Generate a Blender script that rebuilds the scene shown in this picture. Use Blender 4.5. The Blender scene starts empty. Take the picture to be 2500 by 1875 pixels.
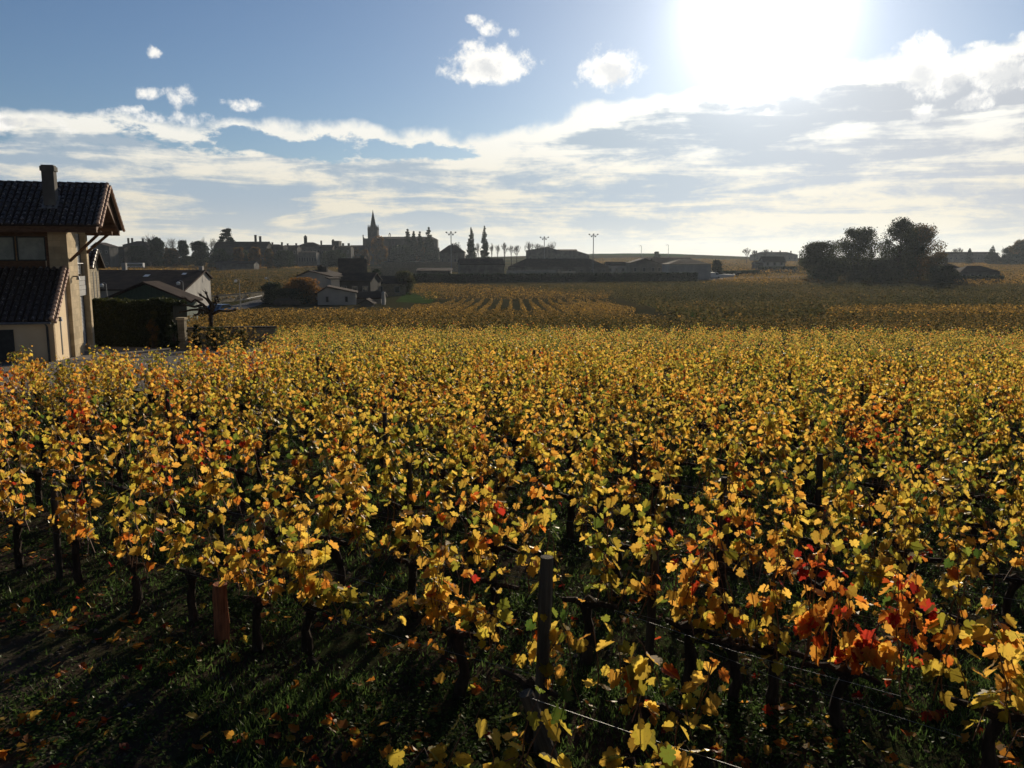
import bpy, math, random
import numpy as np
from mathutils import Vector, Matrix, Euler

S = bpy.context.scene
COL = S.collection
R = math.radians

# ------------------------------------------------------------------ camera
FPX = 2024.0                      # focal length in pixels of the 2500 px wide photograph
PITCH = R(8.5)
EYE = 3.8                         # the photographer stands on a bank above the vines
cam_d = bpy.data.cameras.new('camera')
cam_d.sensor_width = 36.0
cam_d.lens = FPX / 2500 * 36.0
cam_d.clip_start = 0.05
cam_d.clip_end = 12000
cam = bpy.data.objects.new('camera', cam_d)
COL.objects.link(cam)
cam.location = (0, 0, EYE)
cam.rotation_euler = (R(90) - PITCH, 0, 0)
S.camera = cam

# ------------------------------------------------------------------ sun and sky
SUN_AZ, SUN_EL = R(16.2), R(15.6)         # azimuth measured clockwise from +Y
sun_dir = Vector((math.sin(SUN_AZ) * math.cos(SUN_EL), math.cos(SUN_AZ) * math.cos(SUN_EL), math.sin(SUN_EL)))
sl = bpy.data.lights.new('sun', 'SUN')
sl.energy = 5.0
sl.angle = R(0.6)
sl.color = (1.0, 0.86, 0.66)
so = bpy.data.objects.new('sun', sl)
COL.objects.link(so)
so.rotation_euler = sun_dir.to_track_quat('Z', 'Y').to_euler()

S.view_settings.view_transform = 'Standard'
S.view_settings.look = 'None'
S.view_settings.exposure = 0.0
S.view_settings.gamma = 1.0
S.cycles.max_bounces = 6
S.cycles.diffuse_bounces = 3
S.cycles.glossy_bounces = 2
S.cycles.transmission_bounces = 3
S.cycles.volume_bounces = 0
S.cycles.transparent_max_bounces = 8
S.cycles.caustics_reflective = False
S.cycles.caustics_refractive = False
S.cycles.sample_clamp_indirect = 6.0
S.cycles.use_denoising = True

class N:
    """tiny helper for writing node trees as expressions"""
    def __init__(s, tree):
        s.t = tree
    def new(s, typ, **kw):
        n = s.t.nodes.new(typ)
        for k, v in kw.items():
            setattr(n, k, v)
        return n
    def put(s, sock, v):
        if isinstance(v, bpy.types.NodeSocket):
            s.t.links.new(v, sock)
        elif v is not None:
            if isinstance(v, (tuple, list)) and len(v) == 3 and sock.type == 'RGBA':
                v = (*v, 1.0)
            sock.default_value = v
    def m(s, op, a, b=None, c=None, clamp=False):
        n = s.new('ShaderNodeMath', operation=op, use_clamp=clamp)
        for i, v in enumerate((a, b, c)):
            if v is not None:
                s.put(n.inputs[i], v)
        return n.outputs[0]
    def ss(s, x, lo, hi, o0=0.0, o1=1.0):
        n = s.new('ShaderNodeMapRange', interpolation_type='SMOOTHSTEP')
        s.put(n.inputs[0], x); s.put(n.inputs[1], lo); s.put(n.inputs[2], hi)
        s.put(n.inputs[3], o0); s.put(n.inputs[4], o1)
        return n.outputs[0]
    def noise(s, vec, scale, detail=4, rough=0.5, dist=0.0, dim='3D', col=False):
        n = s.new('ShaderNodeTexNoise', noise_dimensions=dim)
        if vec is not None:
            s.put(n.inputs['Vector'], vec)
        s.put(n.inputs['Scale'], scale); s.put(n.inputs['Detail'], detail)
        s.put(n.inputs['Roughness'], rough); s.put(n.inputs['Distortion'], dist)
        return n.outputs['Color' if col else 'Fac']
    def mix(s, f, a, b, blend='MIX'):
        n = s.new('ShaderNodeMix', data_type='RGBA', blend_type=blend)
        s.put(n.inputs[0], f); s.put(n.inputs[6], a); s.put(n.inputs[7], b)
        return n.outputs[2]
    def ramp(s, f, stops, interp='LINEAR'):
        n = s.new('ShaderNodeValToRGB')
        n.color_ramp.interpolation = interp
        e = n.color_ramp.elements
        e[0].position = stops[0][0]; e[0].color = (*stops[0][1], 1)
        e[1].position = stops[-1][0]; e[1].color = (*stops[-1][1], 1)
        for p, c in stops[1:-1]:
            x = e.new(p); x.color = (*c, 1)
        s.put(n.inputs[0], f)
        return n.outputs[0]
    def xyz(s, x, y, z):
        n = s.new('ShaderNodeCombineXYZ')
        s.put(n.inputs[0], x); s.put(n.inputs[1], y); s.put(n.inputs[2], z)
        return n.outputs[0]

def px_dir(sx, sy):
    """azimuth and elevation (radians) seen at a pixel of the photograph"""
    a = (sx - 1250) / FPX
    b = (937.5 - sy) / FPX
    y = math.cos(PITCH) + b * math.sin(PITCH)
    z = b * math.cos(PITCH) - math.sin(PITCH)
    return math.atan2(a, y), math.atan2(z, math.hypot(a, y))

def build_world():
    w = bpy.data.worlds.new('World')
    S.world = w
    w.use_nodes = True
    t = w.node_tree
    t.nodes.clear()
    n = N(t)
    out = n.new('ShaderNodeOutputWorld')
    bg = n.new('ShaderNodeBackground')
    t.links.new(bg.outputs[0], out.inputs[0])
    sky = n.new('ShaderNodeTexSky', sky_type='NISHITA', sun_disc=False)
    sky.sun_elevation = SUN_EL
    sky.sun_rotation = SUN_AZ
    sky.air_density = 1.0
    sky.dust_density = 0.25
    sky.ozone_density = 2.0
    tc = n.new('ShaderNodeTexCoord').outputs['Generated']
    sp = n.new('ShaderNodeSeparateXYZ')
    t.links.new(tc, sp.inputs[0])
    x, y, z = sp.outputs
    az = n.m('ARCTAN2', x, y)
    el = n.m('ARCSINE', z)
    # flat cloud deck seen in perspective
    zz = n.m('ADD', n.m('MAXIMUM', z, 0.0), 0.075)
    uv = n.xyz(n.m('DIVIDE', x, zz), n.m('DIVIDE', y, zz), 0.0)
    big = n.noise(uv, 0.42, 3, 0.5)
    mid = n.noise(uv, 1.15, 8, 0.62, 0.3)
    fine = n.noise(uv, 3.2, 8, 0.6, 0.2)
    edge = n.noise(tc, 12.0, 9, 0.62)
    # top edge of the deck climbs to the right, towards the sun
    aR = n.ss(az, R(2.0), R(34.0))
    eltop = n.m('ADD', n.m('ADD', R(8.6), n.m('MULTIPLY', n.ss(az, R(-4), R(12)), R(1.9))), n.m('MULTIPLY', aR, R(1.9)))
    e2 = n.m('ADD', n.m('SUBTRACT', eltop, el), n.m('MULTIPLY', n.m('SUBTRACT', edge, 0.5), R(2.6)))
    e2 = n.m('ADD', e2, n.m('MULTIPLY', n.m('SUBTRACT', n.noise(n.xyz(n.m('MULTIPLY', az, 1.0), n.m('MULTIPLY', el, 2.0), 1.7), 5.0, 3, 0.55), 0.5), R(2.6)))
    deck = n.ss(e2, R(-0.10), R(0.55))
    # holes to the blue, fewer close to the horizon and to the right
    thr = n.m('ADD', 0.47, n.m('MULTIPLY', n.ss(el, R(7.5), R(2.5)), -0.40))
    thr = n.m('ADD', thr, n.m('MULTIPLY', n.ss(az, R(-6), R(8)), -0.14))
    thr = n.m('ADD', thr, n.m('MULTIPLY', n.ss(e2, R(1.6), R(0.3)), -0.05))
    hole = n.m('MULTIPLY', n.m('MULTIPLY', n.ss(az, R(-24), R(-18)), n.ss(az, R(-1), R(-6))), n.m('MULTIPLY', n.ss(el, R(6.0), R(7.2)), n.ss(e2, R(0.2), R(1.2))))
    thr = n.m('ADD', thr, n.m('MULTIPLY', hole, 0.11))
    cum = n.noise(n.xyz(n.m('MULTIPLY', az, 1.0), n.m('MULTIPLY', el, 2.3), 7.7), 13.0, 9, 0.66)
    body = n.ss(n.m('ADD', n.m('MULTIPLY', mid, 0.25), n.m('ADD', n.m('MULTIPLY', big, 0.25), n.m('MULTIPLY', cum, 0.50))), n.m('SUBTRACT', thr, 0.035), n.m('ADD', thr, 0.03))
    deckA = n.m('MULTIPLY', deck, body)
    # light and dark inside the deck
    band = n.noise(n.xyz(n.m('MULTIPLY', az, 2.6), n.m('MULTIPLY', el, 21.0), 3.3), 2.0, 11, 0.60, 0.5)
    lit = n.m('ADD', n.m('MULTIPLY', band, 0.55), n.m('ADD', n.m('MULTIPLY', mid, 0.08), n.m('MULTIPLY', cum, 0.37)))
    rim = n.ss(e2, R(2.2), R(0.3))
    greyb = n.m('MULTIPLY', n.m('MULTIPLY', n.ss(az, R(2.0), R(12.0)), n.ss(e2, R(0.7), R(1.4))), n.ss(e2, R(4.2), R(3.0)))
    litf = n.ss(n.m('SUBTRACT', n.m('ADD', lit, n.m('MULTIPLY', rim, 0.17)), n.m('MULTIPLY', greyb, 0.075)), 0.452, 0.58)
    cshade = n.mix(aR, (0.36, 0.45, 0.54), (0.47, 0.50, 0.55))
    cshade = n.mix(n.ss(el, R(4.5), R(0.0)), cshade, (0.56, 0.57, 0.54))
    clit = n.mix(n.ss(el, R(9.5), R(3.0)), (0.93, 0.92, 0.86), (0.80, 0.74, 0.60))
    deckC = n.mix(litf, cshade, clit)
    deckC = n.mix(n.ss(el, R(1.9), R(-0.3), 0.0, 0.75), deckC, n.mix(n.ss(az, R(-25), R(5)), (0.60, 0.63, 0.60), (0.78, 0.70, 0.52)))
    # single cumulus clouds: direction, half width and height in degrees, crispness
    wv = n.new('ShaderNodeVectorMath', operation='SUBTRACT')
    t.links.new(n.noise(tc, 11.0, 7, 0.62, col=True), wv.inputs[0]); wv.inputs[1].default_value = (0.5, 0.5, 0.5)
    ws = n.new('ShaderNodeSeparateXYZ'); t.links.new(wv.outputs[0], ws.inputs[0])
    wx, wy = ws.outputs[0], ws.outputs[1]
    azw = n.m('ADD', az, n.m('MULTIPLY', wx, R(2.6)))
    elw = n.m('ADD', el, n.m('MULTIPLY', wy, R(2.0)))
    puffn = n.m('MULTIPLY', n.m('SUBTRACT', n.m('ADD', n.m('MULTIPLY', n.noise(tc, 15.0, 4, 0.5), 0.5), n.m('MULTIPLY', n.noise(tc, 36.0, 10, 0.7), 0.5)), 0.5), 8.0)
    total = None
    core = None
    puffs = [(1190, 158, 2.55, 1.15, 1.0), (1128, 150, 1.6, .6, .5), (1205, 72, 1.0, .55, .42), (1270, 80, .5, .5, .30), (1170, 55, .9, .35, .28),
             (1488, 172, 2.1, 1.2, 1.1), (1385, 98, .5, .3, .25), (1325, 150, .35, .35, .25),
             (375, 125, .55, .35, .06), (440, 240, 1.2, .8, .45), (372, 226, 1.1, .45, .30), (455, 285, 2.2, .6, .6), (572, 252, 1.9, .34, .32),
             (300, 268, 1.6, .35, .5), (375, 285, 1.4, .4, .5), (60, 300, 2.4, .5, .8),
             (2255, 165, 1.7, 1.35, 1.0), (2330, 195, 1.6, .8, .9), (2455, 175, 2.6, 1.3, 1.0), (2255, 268, 1.1, .55, .8), (2370, 250, 1.3, .6, .8),
             (2395, 107, 1.1, .3, .35), (2490, 90, .9, .4, .4), (1895, 276, .7, .3, .6)]
    for sx, sy, rx, ry, k in puffs:
        a0, e0 = px_dir(sx, sy)
        da = n.m('DIVIDE', n.m('SUBTRACT', azw, a0), R(rx))
        de = n.m('DIVIDE', n.m('SUBTRACT', elw, e0), R(ry))
        d2 = n.m('MULTIPLY_ADD', de, de, n.m('MULTIPLY', da, da))
        v = n.m('SUBTRACT', k * 0.82 + 0.18, n.m('MULTIPLY', d2, 0.8))
        total = v if total is None else n.m('MAXIMUM', total, v)
        if k >= .8:
            cc = n.ss(n.m('MULTIPLY_ADD', n.m('ADD', de, 0.25), n.m('ADD', de, 0.25), n.m('MULTIPLY_ADD', puffn, 0.35, n.m('MULTIPLY', da, da))), 0.55, 0.05)
            core = cc if core is None else n.m('MAXIMUM', core, cc)
    total = n.ss(n.m('ADD', total, puffn), -0.15, 1.0)
    puffC = n.mix(n.m('MULTIPLY', core, 0.62), (1.0, 0.98, 0.93), (0.50, 0.53, 0.57))
    # sky colour
    k = n.mix(1.0, sky.outputs[0], (0.50, 0.58, 0.71), 'MULTIPLY')
    base = n.mix(1.0, k, (0.1, 0.1, 0.1), 'MULTIPLY')
    # the sky is dimmer away from the sun
    vd0 = n.new('ShaderNodeVectorMath', operation='DOT_PRODUCT')
    t.links.new(tc, vd0.inputs[0]); vd0.inputs[1].default_value = sun_dir
    back = n.ss(vd0.outputs['Value'], 0.55, -0.35, 1.0, 0.35)
    bs = n.new('ShaderNodeVectorMath', operation='SCALE'); t.links.new(base, bs.inputs[0]); t.links.new(back, bs.inputs['Scale']); base = bs.outputs[0]
    ds = n.new('ShaderNodeVectorMath', operation='SCALE'); t.links.new(deckC, ds.inputs[0]); t.links.new(back, ds.inputs['Scale']); deckC = ds.outputs[0]
    c = n.mix(deckA, base, deckC)
    c = n.mix(total, c, puffC)
    # bright air around the sun
    vd = n.new('ShaderNodeVectorMath', operation='DOT_PRODUCT')
    t.links.new(tc, vd.inputs[0]); vd.inputs[1].default_value = sun_dir
    ang = n.m('ARCCOSINE', n.m('MINIMUM', vd.outputs['Value'], 0.999999))
    g1 = n.m('EXPONENT', n.m('MULTIPLY', n.m('POWER', n.m('DIVIDE', ang, R(3.8)), 2.2), -1.0))
    g2 = n.m('EXPONENT', n.m('DIVIDE', ang, R(-8.5)))
    g3 = n.m('EXPONENT', n.m('DIVIDE', ang, R(-1.6)))
    glow = n.m('ADD', n.m('MULTIPLY', g1, 1.1), n.m('ADD', n.m('MULTIPLY', g2, 0.50), n.m('MULTIPLY', g3, 3.0)))
    gn = n.new('ShaderNodeVectorMath', operation='SCALE')
    gn.inputs[0].default_value = (1.0, 0.985, 0.95)
    t.links.new(glow, gn.inputs['Scale'])
    c = n.mix(1.0, c, gn.outputs[0], 'ADD')
    # the air below the horizon line is never seen; keep it dim
    c = n.mix(n.ss(el, R(-2.0), R(-6.0)), c, (0.03, 0.03, 0.02))
    sc = n.mix(1.0, c, (10.0, 10.0, 10.0), 'MULTIPLY')
    t.links.new(sc, bg.inputs['Color'])
    bg.inputs['Strength'].default_value = 0.10
build_world()

# ------------------------------------------------------------------ object helpers
def tag(o, label=None, cat=None, group=None, kind=None):
    if label: o['label'] = label
    if cat: o['category'] = cat
    if group: o['group'] = group
    if kind: o['kind'] = kind
    return o

def empty(name, loc=(0, 0, 0), rz=0.0):
    o = bpy.data.objects.new(name, None)
    o.empty_display_size = 0.3
    COL.objects.link(o)
    o.location = loc
    o.rotation_euler = (0, 0, rz)
    return o

def mesh_obj(name, me, mat, parent=None, smooth=False):
    if mat is not None:
        me.materials.append(mat)
    if smooth:
        me.polygons.foreach_set('use_smooth', np.ones(len(me.polygons), dtype=bool))
    o = bpy.data.objects.new(name, me)
    COL.objects.link(o)
    if parent is not None:
        o.parent = parent
    return o

def np_mesh(name, V, F, tint=None):
    """V (n,3); F (m,k) all faces with k corners; tint: one value per vertex"""
    me = bpy.data.meshes.new(name)
    V = np.asarray(V, dtype=np.float32); F = np.asarray(F, dtype=np.int32)
    me.vertices.add(len(V)); me.vertices.foreach_set('co', V.ravel())
    m, k = F.shape
    me.loops.add(m * k); me.loops.foreach_set('vertex_index', F.ravel())
    me.polygons.add(m); me.polygons.foreach_set('loop_start', np.arange(0, m * k, k, dtype=np.int32))
    me.update(calc_edges=True)
    if tint is not None:
        a = me.attributes.new('tint', 'FLOAT', 'POINT')
        a.data.foreach_set('value', np.asarray(tint, dtype=np.float32))
    return me

def cat_meshes(parts):
    """parts: list of (V, F, tint) with equal face size"""
    Vs, Fs, Ts, off = [], [], [], 0
    for V, F, T in parts:
        Vs.append(V); Fs.append(F + off); Ts.append(T); off += len(V)
    return np.concatenate(Vs), np.concatenate(Fs), np.concatenate(Ts)

class MB:
    """collects polygons of one mesh"""
    def __init__(s):
        s.v = []; s.f = []
    def poly(s, pts):
        i = len(s.v); s.v += [tuple(p) for p in pts]; s.f.append(tuple(range(i, i + len(pts))))
        return s
    def hexa(s, b, t):
        """b, t: four bottom / top points, counter-clockwise from above"""
        i = len(s.v); s.v += [tuple(p) for p in b] + [tuple(p) for p in t]
        s.f += [(i+3, i+2, i+1, i), (i+4, i+5, i+6, i+7), (i, i+1, i+5, i+4), (i+1, i+2, i+6, i+5), (i+2, i+3, i+7, i+6), (i+3, i, i+4, i+7)]
        return s
    def box(s, x0, x1, y0, y1, z0, z1):
        return s.hexa([(x0, y0, z0), (x1, y0, z0), (x1, y1, z0), (x0, y1, z0)], [(x0, y0, z1), (x1, y0, z1), (x1, y1, z1), (x0, y1, z1)])
    def prism(s, pts, axis, a, b):
        """extrude a polygon (list of 2D points) along an axis from a to b"""
        def P(p, t):
            return (t, p[0], p[1]) if axis == 'x' else ((p[0], t, p[1]) if axis == 'y' else (p[0], p[1], t))
        n = len(pts); i = len(s.v)
        s.v += [P(p, a) for p in pts] + [P(p, b) for p in pts]
        s.f.append(tuple(range(i + n - 1, i - 1, -1))); s.f.append(tuple(range(i + n, i + 2 * n)))
        for k in range(n):
            l = (k + 1) % n
            s.f.append((i + k, i + l, i + n + l, i + n + k))
        return s
    def tube(s, pts, rad, n=6, cap=True):
        pts = [Vector(p) for p in pts]
        if not isinstance(rad, (list, tuple)): rad = [rad] * len(pts)
        rings = []
        for k, p in enumerate(pts):
            d = (pts[min(k + 1, len(pts) - 1)] - pts[max(k - 1, 0)])
            if d.length < 1e-7: d = Vector((0, 0, 1))
            d.normalize()
            up = Vector((0, 0, 1)) if abs(d.z) < 0.9 else Vector((1, 0, 0))
            a = d.cross(up).normalized(); b = a.cross(d).normalized()
            i = len(s.v)
            for j in range(n):
                t = 2 * math.pi * j / n
                s.v.append(tuple(p + (a * math.cos(t) + b * math.sin(t)) * rad[k]))
            rings.append(i)
        for r0, r1 in zip(rings[:-1], rings[1:]):
            for j in range(n):
                l = (j + 1) % n
                s.f.append((r0 + j, r0 + l, r1 + l, r1 + j))
        if cap:
            s.f.append(tuple(rings[0] + j for j in range(n - 1, -1, -1)))
            s.f.append(tuple(rings[-1] + j for j in range(n)))
        return s
    def mesh(s, name):
        me = bpy.data.meshes.new(name)
        me.from_pydata(s.v, [], s.f)
        me.update()
        return me
    def build(s, name, mat, parent=None, smooth=False):
        me = s.mesh(name)
        import bmesh
        bm = bmesh.new(); bm.from_mesh(me); bmesh.ops.recalc_face_normals(bm, faces=bm.faces); bm.to_mesh(me); bm.free()
        return mesh_obj(name, me, mat, parent, smooth)

# ------------------------------------------------------------------ materials
def material(name):
    m = bpy.data.materials.new(name)
    m.use_nodes = True
    t = m.node_tree
    t.nodes.clear()
    n = N(t)
    out = n.new('ShaderNodeOutputMaterial')
    return m, n, out

def solid(name, ca, cb, scale=3.0, rough=0.85, bump=0.0, bscale=30.0, spec=0.3, detail=5, metallic=0.0, stretch=None, spots=None):
    """two colours mixed by noise, with an optional bump"""
    m, n, out = material(name)
    tc = n.new('ShaderNodeTexCoord').outputs['Object']
    if stretch:
        mp = n.new('ShaderNodeMapping'); n.put(mp.inputs[0], tc); mp.inputs['Scale'].default_value = stretch; tc = mp.outputs[0]
    f = n.ss(n.noise(tc, scale, detail, 0.6), 0.32, 0.68)
    c = n.mix(f, ca, cb)
    if spots:
        c = n.mix(n.ss(n.noise(tc, spots[1], 4, 0.65), spots[2], spots[2] + 0.06), c, spots[0])
    b = n.new('ShaderNodeBsdfPrincipled')
    n.put(b.inputs['Base Color'], c)
    b.inputs['Roughness'].default_value = rough
    b.inputs['Specular IOR Level'].default_value = spec
    b.inputs['Metallic'].default_value = metallic
    if bump:
        bp = n.new('ShaderNodeBump'); bp.inputs['Strength'].default_value = bump; bp.inputs['Distance'].default_value = 0.03
        n.put(bp.inputs['Height'], n.noise(tc, bscale, 6, 0.6)); n.put(b.inputs['Normal'], bp.outputs[0])
    n.t.links.new(b.outputs[0], out.inputs[0])
    return m

def masonry(name, ca, cb, mortar, scale, bw, bh, msize=0.012, bump=0.4):
    """coursed stone blocks"""
    m, n, out = material(name)
    tc = n.new('ShaderNodeTexCoord').outputs['Object']
    sp = n.new('ShaderNodeSeparateXYZ'); n.put(sp.inputs[0], tc)
    v = n.xyz(n.m('ADD', sp.outputs[0], sp.outputs[1]), sp.outputs[2], 0.0)
    br = n.new('ShaderNodeTexBrick')
    n.put(br.inputs['Vector'], v); n.put(br.inputs['Color1'], ca); n.put(br.inputs['Color2'], cb); n.put(br.inputs['Mortar'], mortar)
    br.inputs['Scale'].default_value = scale; br.inputs['Mortar Size'].default_value = msize
    br.inputs['Brick Width'].default_value = bw; br.inputs['Row Height'].default_value = bh; br.inputs['Bias'].default_value = -0.1
    st = n.ss(n.noise(tc, 1.3, 6, 0.65), 0.35, 0.75, 0.72, 1.08)
    c = n.new('ShaderNodeVectorMath', operation='SCALE'); n.put(c.inputs[0], br.outputs['Color']); n.put(c.inputs['Scale'], st)
    b = n.new('ShaderNodeBsdfPrincipled'); n.put(b.inputs['Base Color'], c.outputs[0])
    b.inputs['Roughness'].default_value = 0.9; b.inputs['Specular IOR Level'].default_value = 0.2
    bp = n.new('ShaderNodeBump'); bp.inputs['Strength'].default_value = bump; bp.inputs['Distance'].default_value = 0.02
    n.put(bp.inputs['Height'], n.m('ADD', n.m('MULTIPLY', br.outputs['Fac'], -0.6), n.noise(tc, 22.0, 5, 0.6)))
    n.put(b.inputs['Normal'], bp.outputs[0])
    n.t.links.new(b.outputs[0], out.inputs[0])
    return m

def foliage(name, stops, trans=0.55, gloss=0.05, rough=0.42, blotch=0.0, shift=0.12, bscale=55.0):
    """thin leaves: the tint attribute picks the colour, light passes through"""
    m, n, out = material(name)
    at = n.new('ShaderNodeAttribute', attribute_name='tint')
    oi = n.new('ShaderNodeObjectInfo')
    tc = n.new('ShaderNodeTexCoord').outputs['Object']
    f = n.m('ADD', at.outputs['Fac'], n.m('MULTIPLY', n.m('SUBTRACT', oi.outputs['Random'], 0.5), shift), clamp=True)
    c = n.ramp(f, stops)
    if blotch:
        bl = n.ss(n.noise(tc, bscale, 3, 0.6), 0.55, 0.75, 0.0, blotch)
        c = n.mix(bl, c, (0.20, 0.075, 0.015))
    d = n.new('ShaderNodeBsdfDiffuse'); n.put(d.inputs[0], n.mix(1.0, c, (0.62, 0.62, 0.62), 'MULTIPLY'))
    tr = n.new('ShaderNodeBsdfTranslucent'); n.put(tr.inputs[0], c)
    g = n.new('ShaderNodeBsdfGlossy'); n.put(g.inputs['Color'], (0.9, 0.9, 0.85)); g.inputs['Roughness'].default_value = rough
    m1 = n.new('ShaderNodeMixShader'); m1.inputs[0].default_value = trans
    n.t.links.new(d.outputs[0], m1.inputs[1]); n.t.links.new(tr.outputs[0], m1.inputs[2])
    m2 = n.new('ShaderNodeMixShader')
    fr = n.new('ShaderNodeFresnel'); fr.inputs['IOR'].default_value = 1.38
    n.put(m2.inputs[0], n.m('MULTIPLY', fr.outputs[0], gloss * 10, clamp=True))
    n.t.links.new(m1.outputs[0], m2.inputs[1]); n.t.links.new(g.outputs[0], m2.inputs[2])
    n.t.links.new(m2.outputs[0], out.inputs[0])
    return m

M = {}
VINE_STOPS = [(0.0, (0.06, 0.11, 0.02)), (0.15, (0.20, 0.24, 0.035)), (0.30, (0.50, 0.41, 0.05)), (0.42, (0.76, 0.53, 0.08)), (0.58, (0.82, 0.46, 0.08)),
              (0.70, (0.80, 0.34, 0.05)), (0.80, (0.70, 0.20, 0.03)), (0.92, (0.55, 0.06, 0.02)), (1.0, (0.36, 0.02, 0.02))]
M['vine_leaf'] = foliage('vine_leaf', VINE_STOPS, trans=0.76, gloss=0.016, rough=0.42, blotch=0.6)
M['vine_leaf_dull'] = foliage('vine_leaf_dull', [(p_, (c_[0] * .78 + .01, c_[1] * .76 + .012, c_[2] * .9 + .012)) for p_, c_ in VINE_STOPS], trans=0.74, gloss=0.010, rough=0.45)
M['far_vine'] = foliage('far_vine', [(0.0, (0.035, 0.038, 0.015)), (0.25, (0.085, 0.072, 0.028)), (0.5, (0.17, 0.11, 0.038)), (0.75, (0.36, 0.21, 0.05)), (1.0, (0.55, 0.34, 0.07))],
                        trans=0.60, gloss=0.0, rough=0.5, shift=0.0)
M['evergreen'] = foliage('evergreen', [(0.0, (0.015, 0.028, 0.012)), (0.5, (0.03, 0.05, 0.018)), (1.0, (0.07, 0.09, 0.03))], trans=0.25, gloss=0.004, shift=0.1)
M['tree_leaf'] = foliage('tree_leaf', [(0.0, (0.03, 0.04, 0.015)), (0.5, (0.06, 0.07, 0.022)), (1.0, (0.14, 0.12, 0.035))], trans=0.35, gloss=0.004, shift=0.1)
M['autumn_leaf'] = foliage('autumn_leaf', [(0.0, (0.07, 0.06, 0.02)), (0.5, (0.25, 0.12, 0.03)), (1.0, (0.48, 0.22, 0.04))], trans=0.45, gloss=0.004, shift=0.1)
M['grass'] = foliage('grass', [(0.0, (0.028, 0.052, 0.014)), (0.5, (0.075, 0.135, 0.032)), (0.85, (0.15, 0.22, 0.06)), (1.0, (0.25, 0.20, 0.08))], trans=0.50, gloss=0.012, rough=0.45, shift=0.0)
M['bark'] = solid('bark', (0.030, 0.022, 0.016), (0.075, 0.055, 0.040), 14, 0.95, 0.8, 60, 0.15, stretch=(1, 1, 0.25))
M['cane'] = solid('cane', (0.13, 0.055, 0.025), (0.22, 0.11, 0.05), 30, 0.6, 0, spec=0.4)
M['post_wood'] = solid('post_wood', (0.04, 0.033, 0.026), (0.10, 0.085, 0.065), 6, 0.9, 0.7, 40, 0.15, stretch=(3, 3, 0.25))
M['end_post_wood'] = solid('end_post_wood', (0.085, 0.07, 0.05), (0.20, 0.165, 0.12), 6, 0.9, 0.9, 40, 0.15, stretch=(3, 3, 0.2))
M['red_wood'] = solid('red_wood', (0.16, 0.06, 0.035), (0.46, 0.17, 0.08), 9, 0.85, 0.6, 40, 0.15, stretch=(3, 3, 0.25))
M['wire'] = solid('wire', (0.22, 0.22, 0.21), (0.32, 0.32, 0.31), 6, 0.5, 0, spec=0.4, metallic=0.6)
M['tile'] = solid('tile', (0.022, 0.018, 0.018), (0.060, 0.042, 0.036), 5, 0.45, 0.3, 50, 0.5, spots=((0.38, 0.33, 0.30), 7.0, 0.585))  # pale spots paint the glints of sunlit tile rims into the colour
M['tile_light'] = solid('tile_light', (0.42, 0.23, 0.15), (0.62, 0.42, 0.30), 5, 0.75, 0.3, 50, 0.3)
M['tile_bed'] = solid('tile_bed', (0.035, 0.022, 0.016), (0.06, 0.04, 0.03), 8, 0.9)
M['far_tile'] = solid('far_tile', (0.028, 0.020, 0.018), (0.060, 0.040, 0.033), 0.9, 0.95, 0, spec=0.05, detail=8)
M['plaster'] = solid('plaster', (0.74, 0.58, 0.38), (0.80, 0.65, 0.45), 1.2, 0.92, 0.25, 120, 0.1)
M['stone_trim'] = masonry('stone_trim', (0.47, 0.37, 0.23), (0.62, 0.50, 0.32), (0.44, 0.36, 0.24), 1.0, 0.62, 0.30)
M['rubble'] = masonry('rubble', (0.26, 0.22, 0.15), (0.40, 0.34, 0.24), (0.22, 0.18, 0.12), 1.0, 0.30, 0.16)
M['brown_wood'] = solid('brown_wood', (0.09, 0.045, 0.025), (0.16, 0.085, 0.045), 4, 0.75, 0.3, 40, 0.2, stretch=(1, 1, 4))
M['grey_wood'] = solid('grey_wood', (0.30, 0.31, 0.31), (0.42, 0.42, 0.41), 3, 0.8, 0.3, 30, 0.2, stretch=(6, 6, 1))
M['white_paint'] = solid('white_paint', (0.74, 0.74, 0.72), (0.80, 0.80, 0.78), 5, 0.5)
M['dark_frame'] = solid('dark_frame', (0.025, 0.028, 0.03), (0.045, 0.047, 0.05), 5, 0.5)
M['blind'] = solid('blind', (0.22, 0.25, 0.22), (0.34, 0.36, 0.32), 2.5, 0.4)
M['metal'] = solid('metal', (0.18, 0.19, 0.20), (0.28, 0.28, 0.29), 5, 0.45, metallic=0.6)
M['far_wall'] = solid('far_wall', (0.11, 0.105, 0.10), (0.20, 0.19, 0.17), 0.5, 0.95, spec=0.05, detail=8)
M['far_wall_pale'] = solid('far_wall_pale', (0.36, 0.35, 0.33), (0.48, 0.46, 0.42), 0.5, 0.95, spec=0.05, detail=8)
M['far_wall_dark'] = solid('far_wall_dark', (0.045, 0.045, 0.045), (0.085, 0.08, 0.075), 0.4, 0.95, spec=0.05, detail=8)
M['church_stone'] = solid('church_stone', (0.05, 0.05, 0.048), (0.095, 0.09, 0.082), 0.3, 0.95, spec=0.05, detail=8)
M['green_sheet'] = solid('green_sheet', (0.03, 0.06, 0.045), (0.05, 0.09, 0.065), 1.5, 0.7, stretch=(4, 4, 1))
M['shutter_grey'] = solid('shutter_grey', (0.28, 0.27, 0.26), (0.36, 0.35, 0.33), 3, 0.8)
M['car_paint_white'] = solid('car_paint_white', (0.75, 0.76, 0.78), (0.80, 0.80, 0.82), 1, 0.25, spec=0.6)
M['car_paint_blue'] = solid('car_paint_blue', (0.05, 0.12, 0.28), (0.07, 0.15, 0.32), 1, 0.2, spec=0.6)
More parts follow.
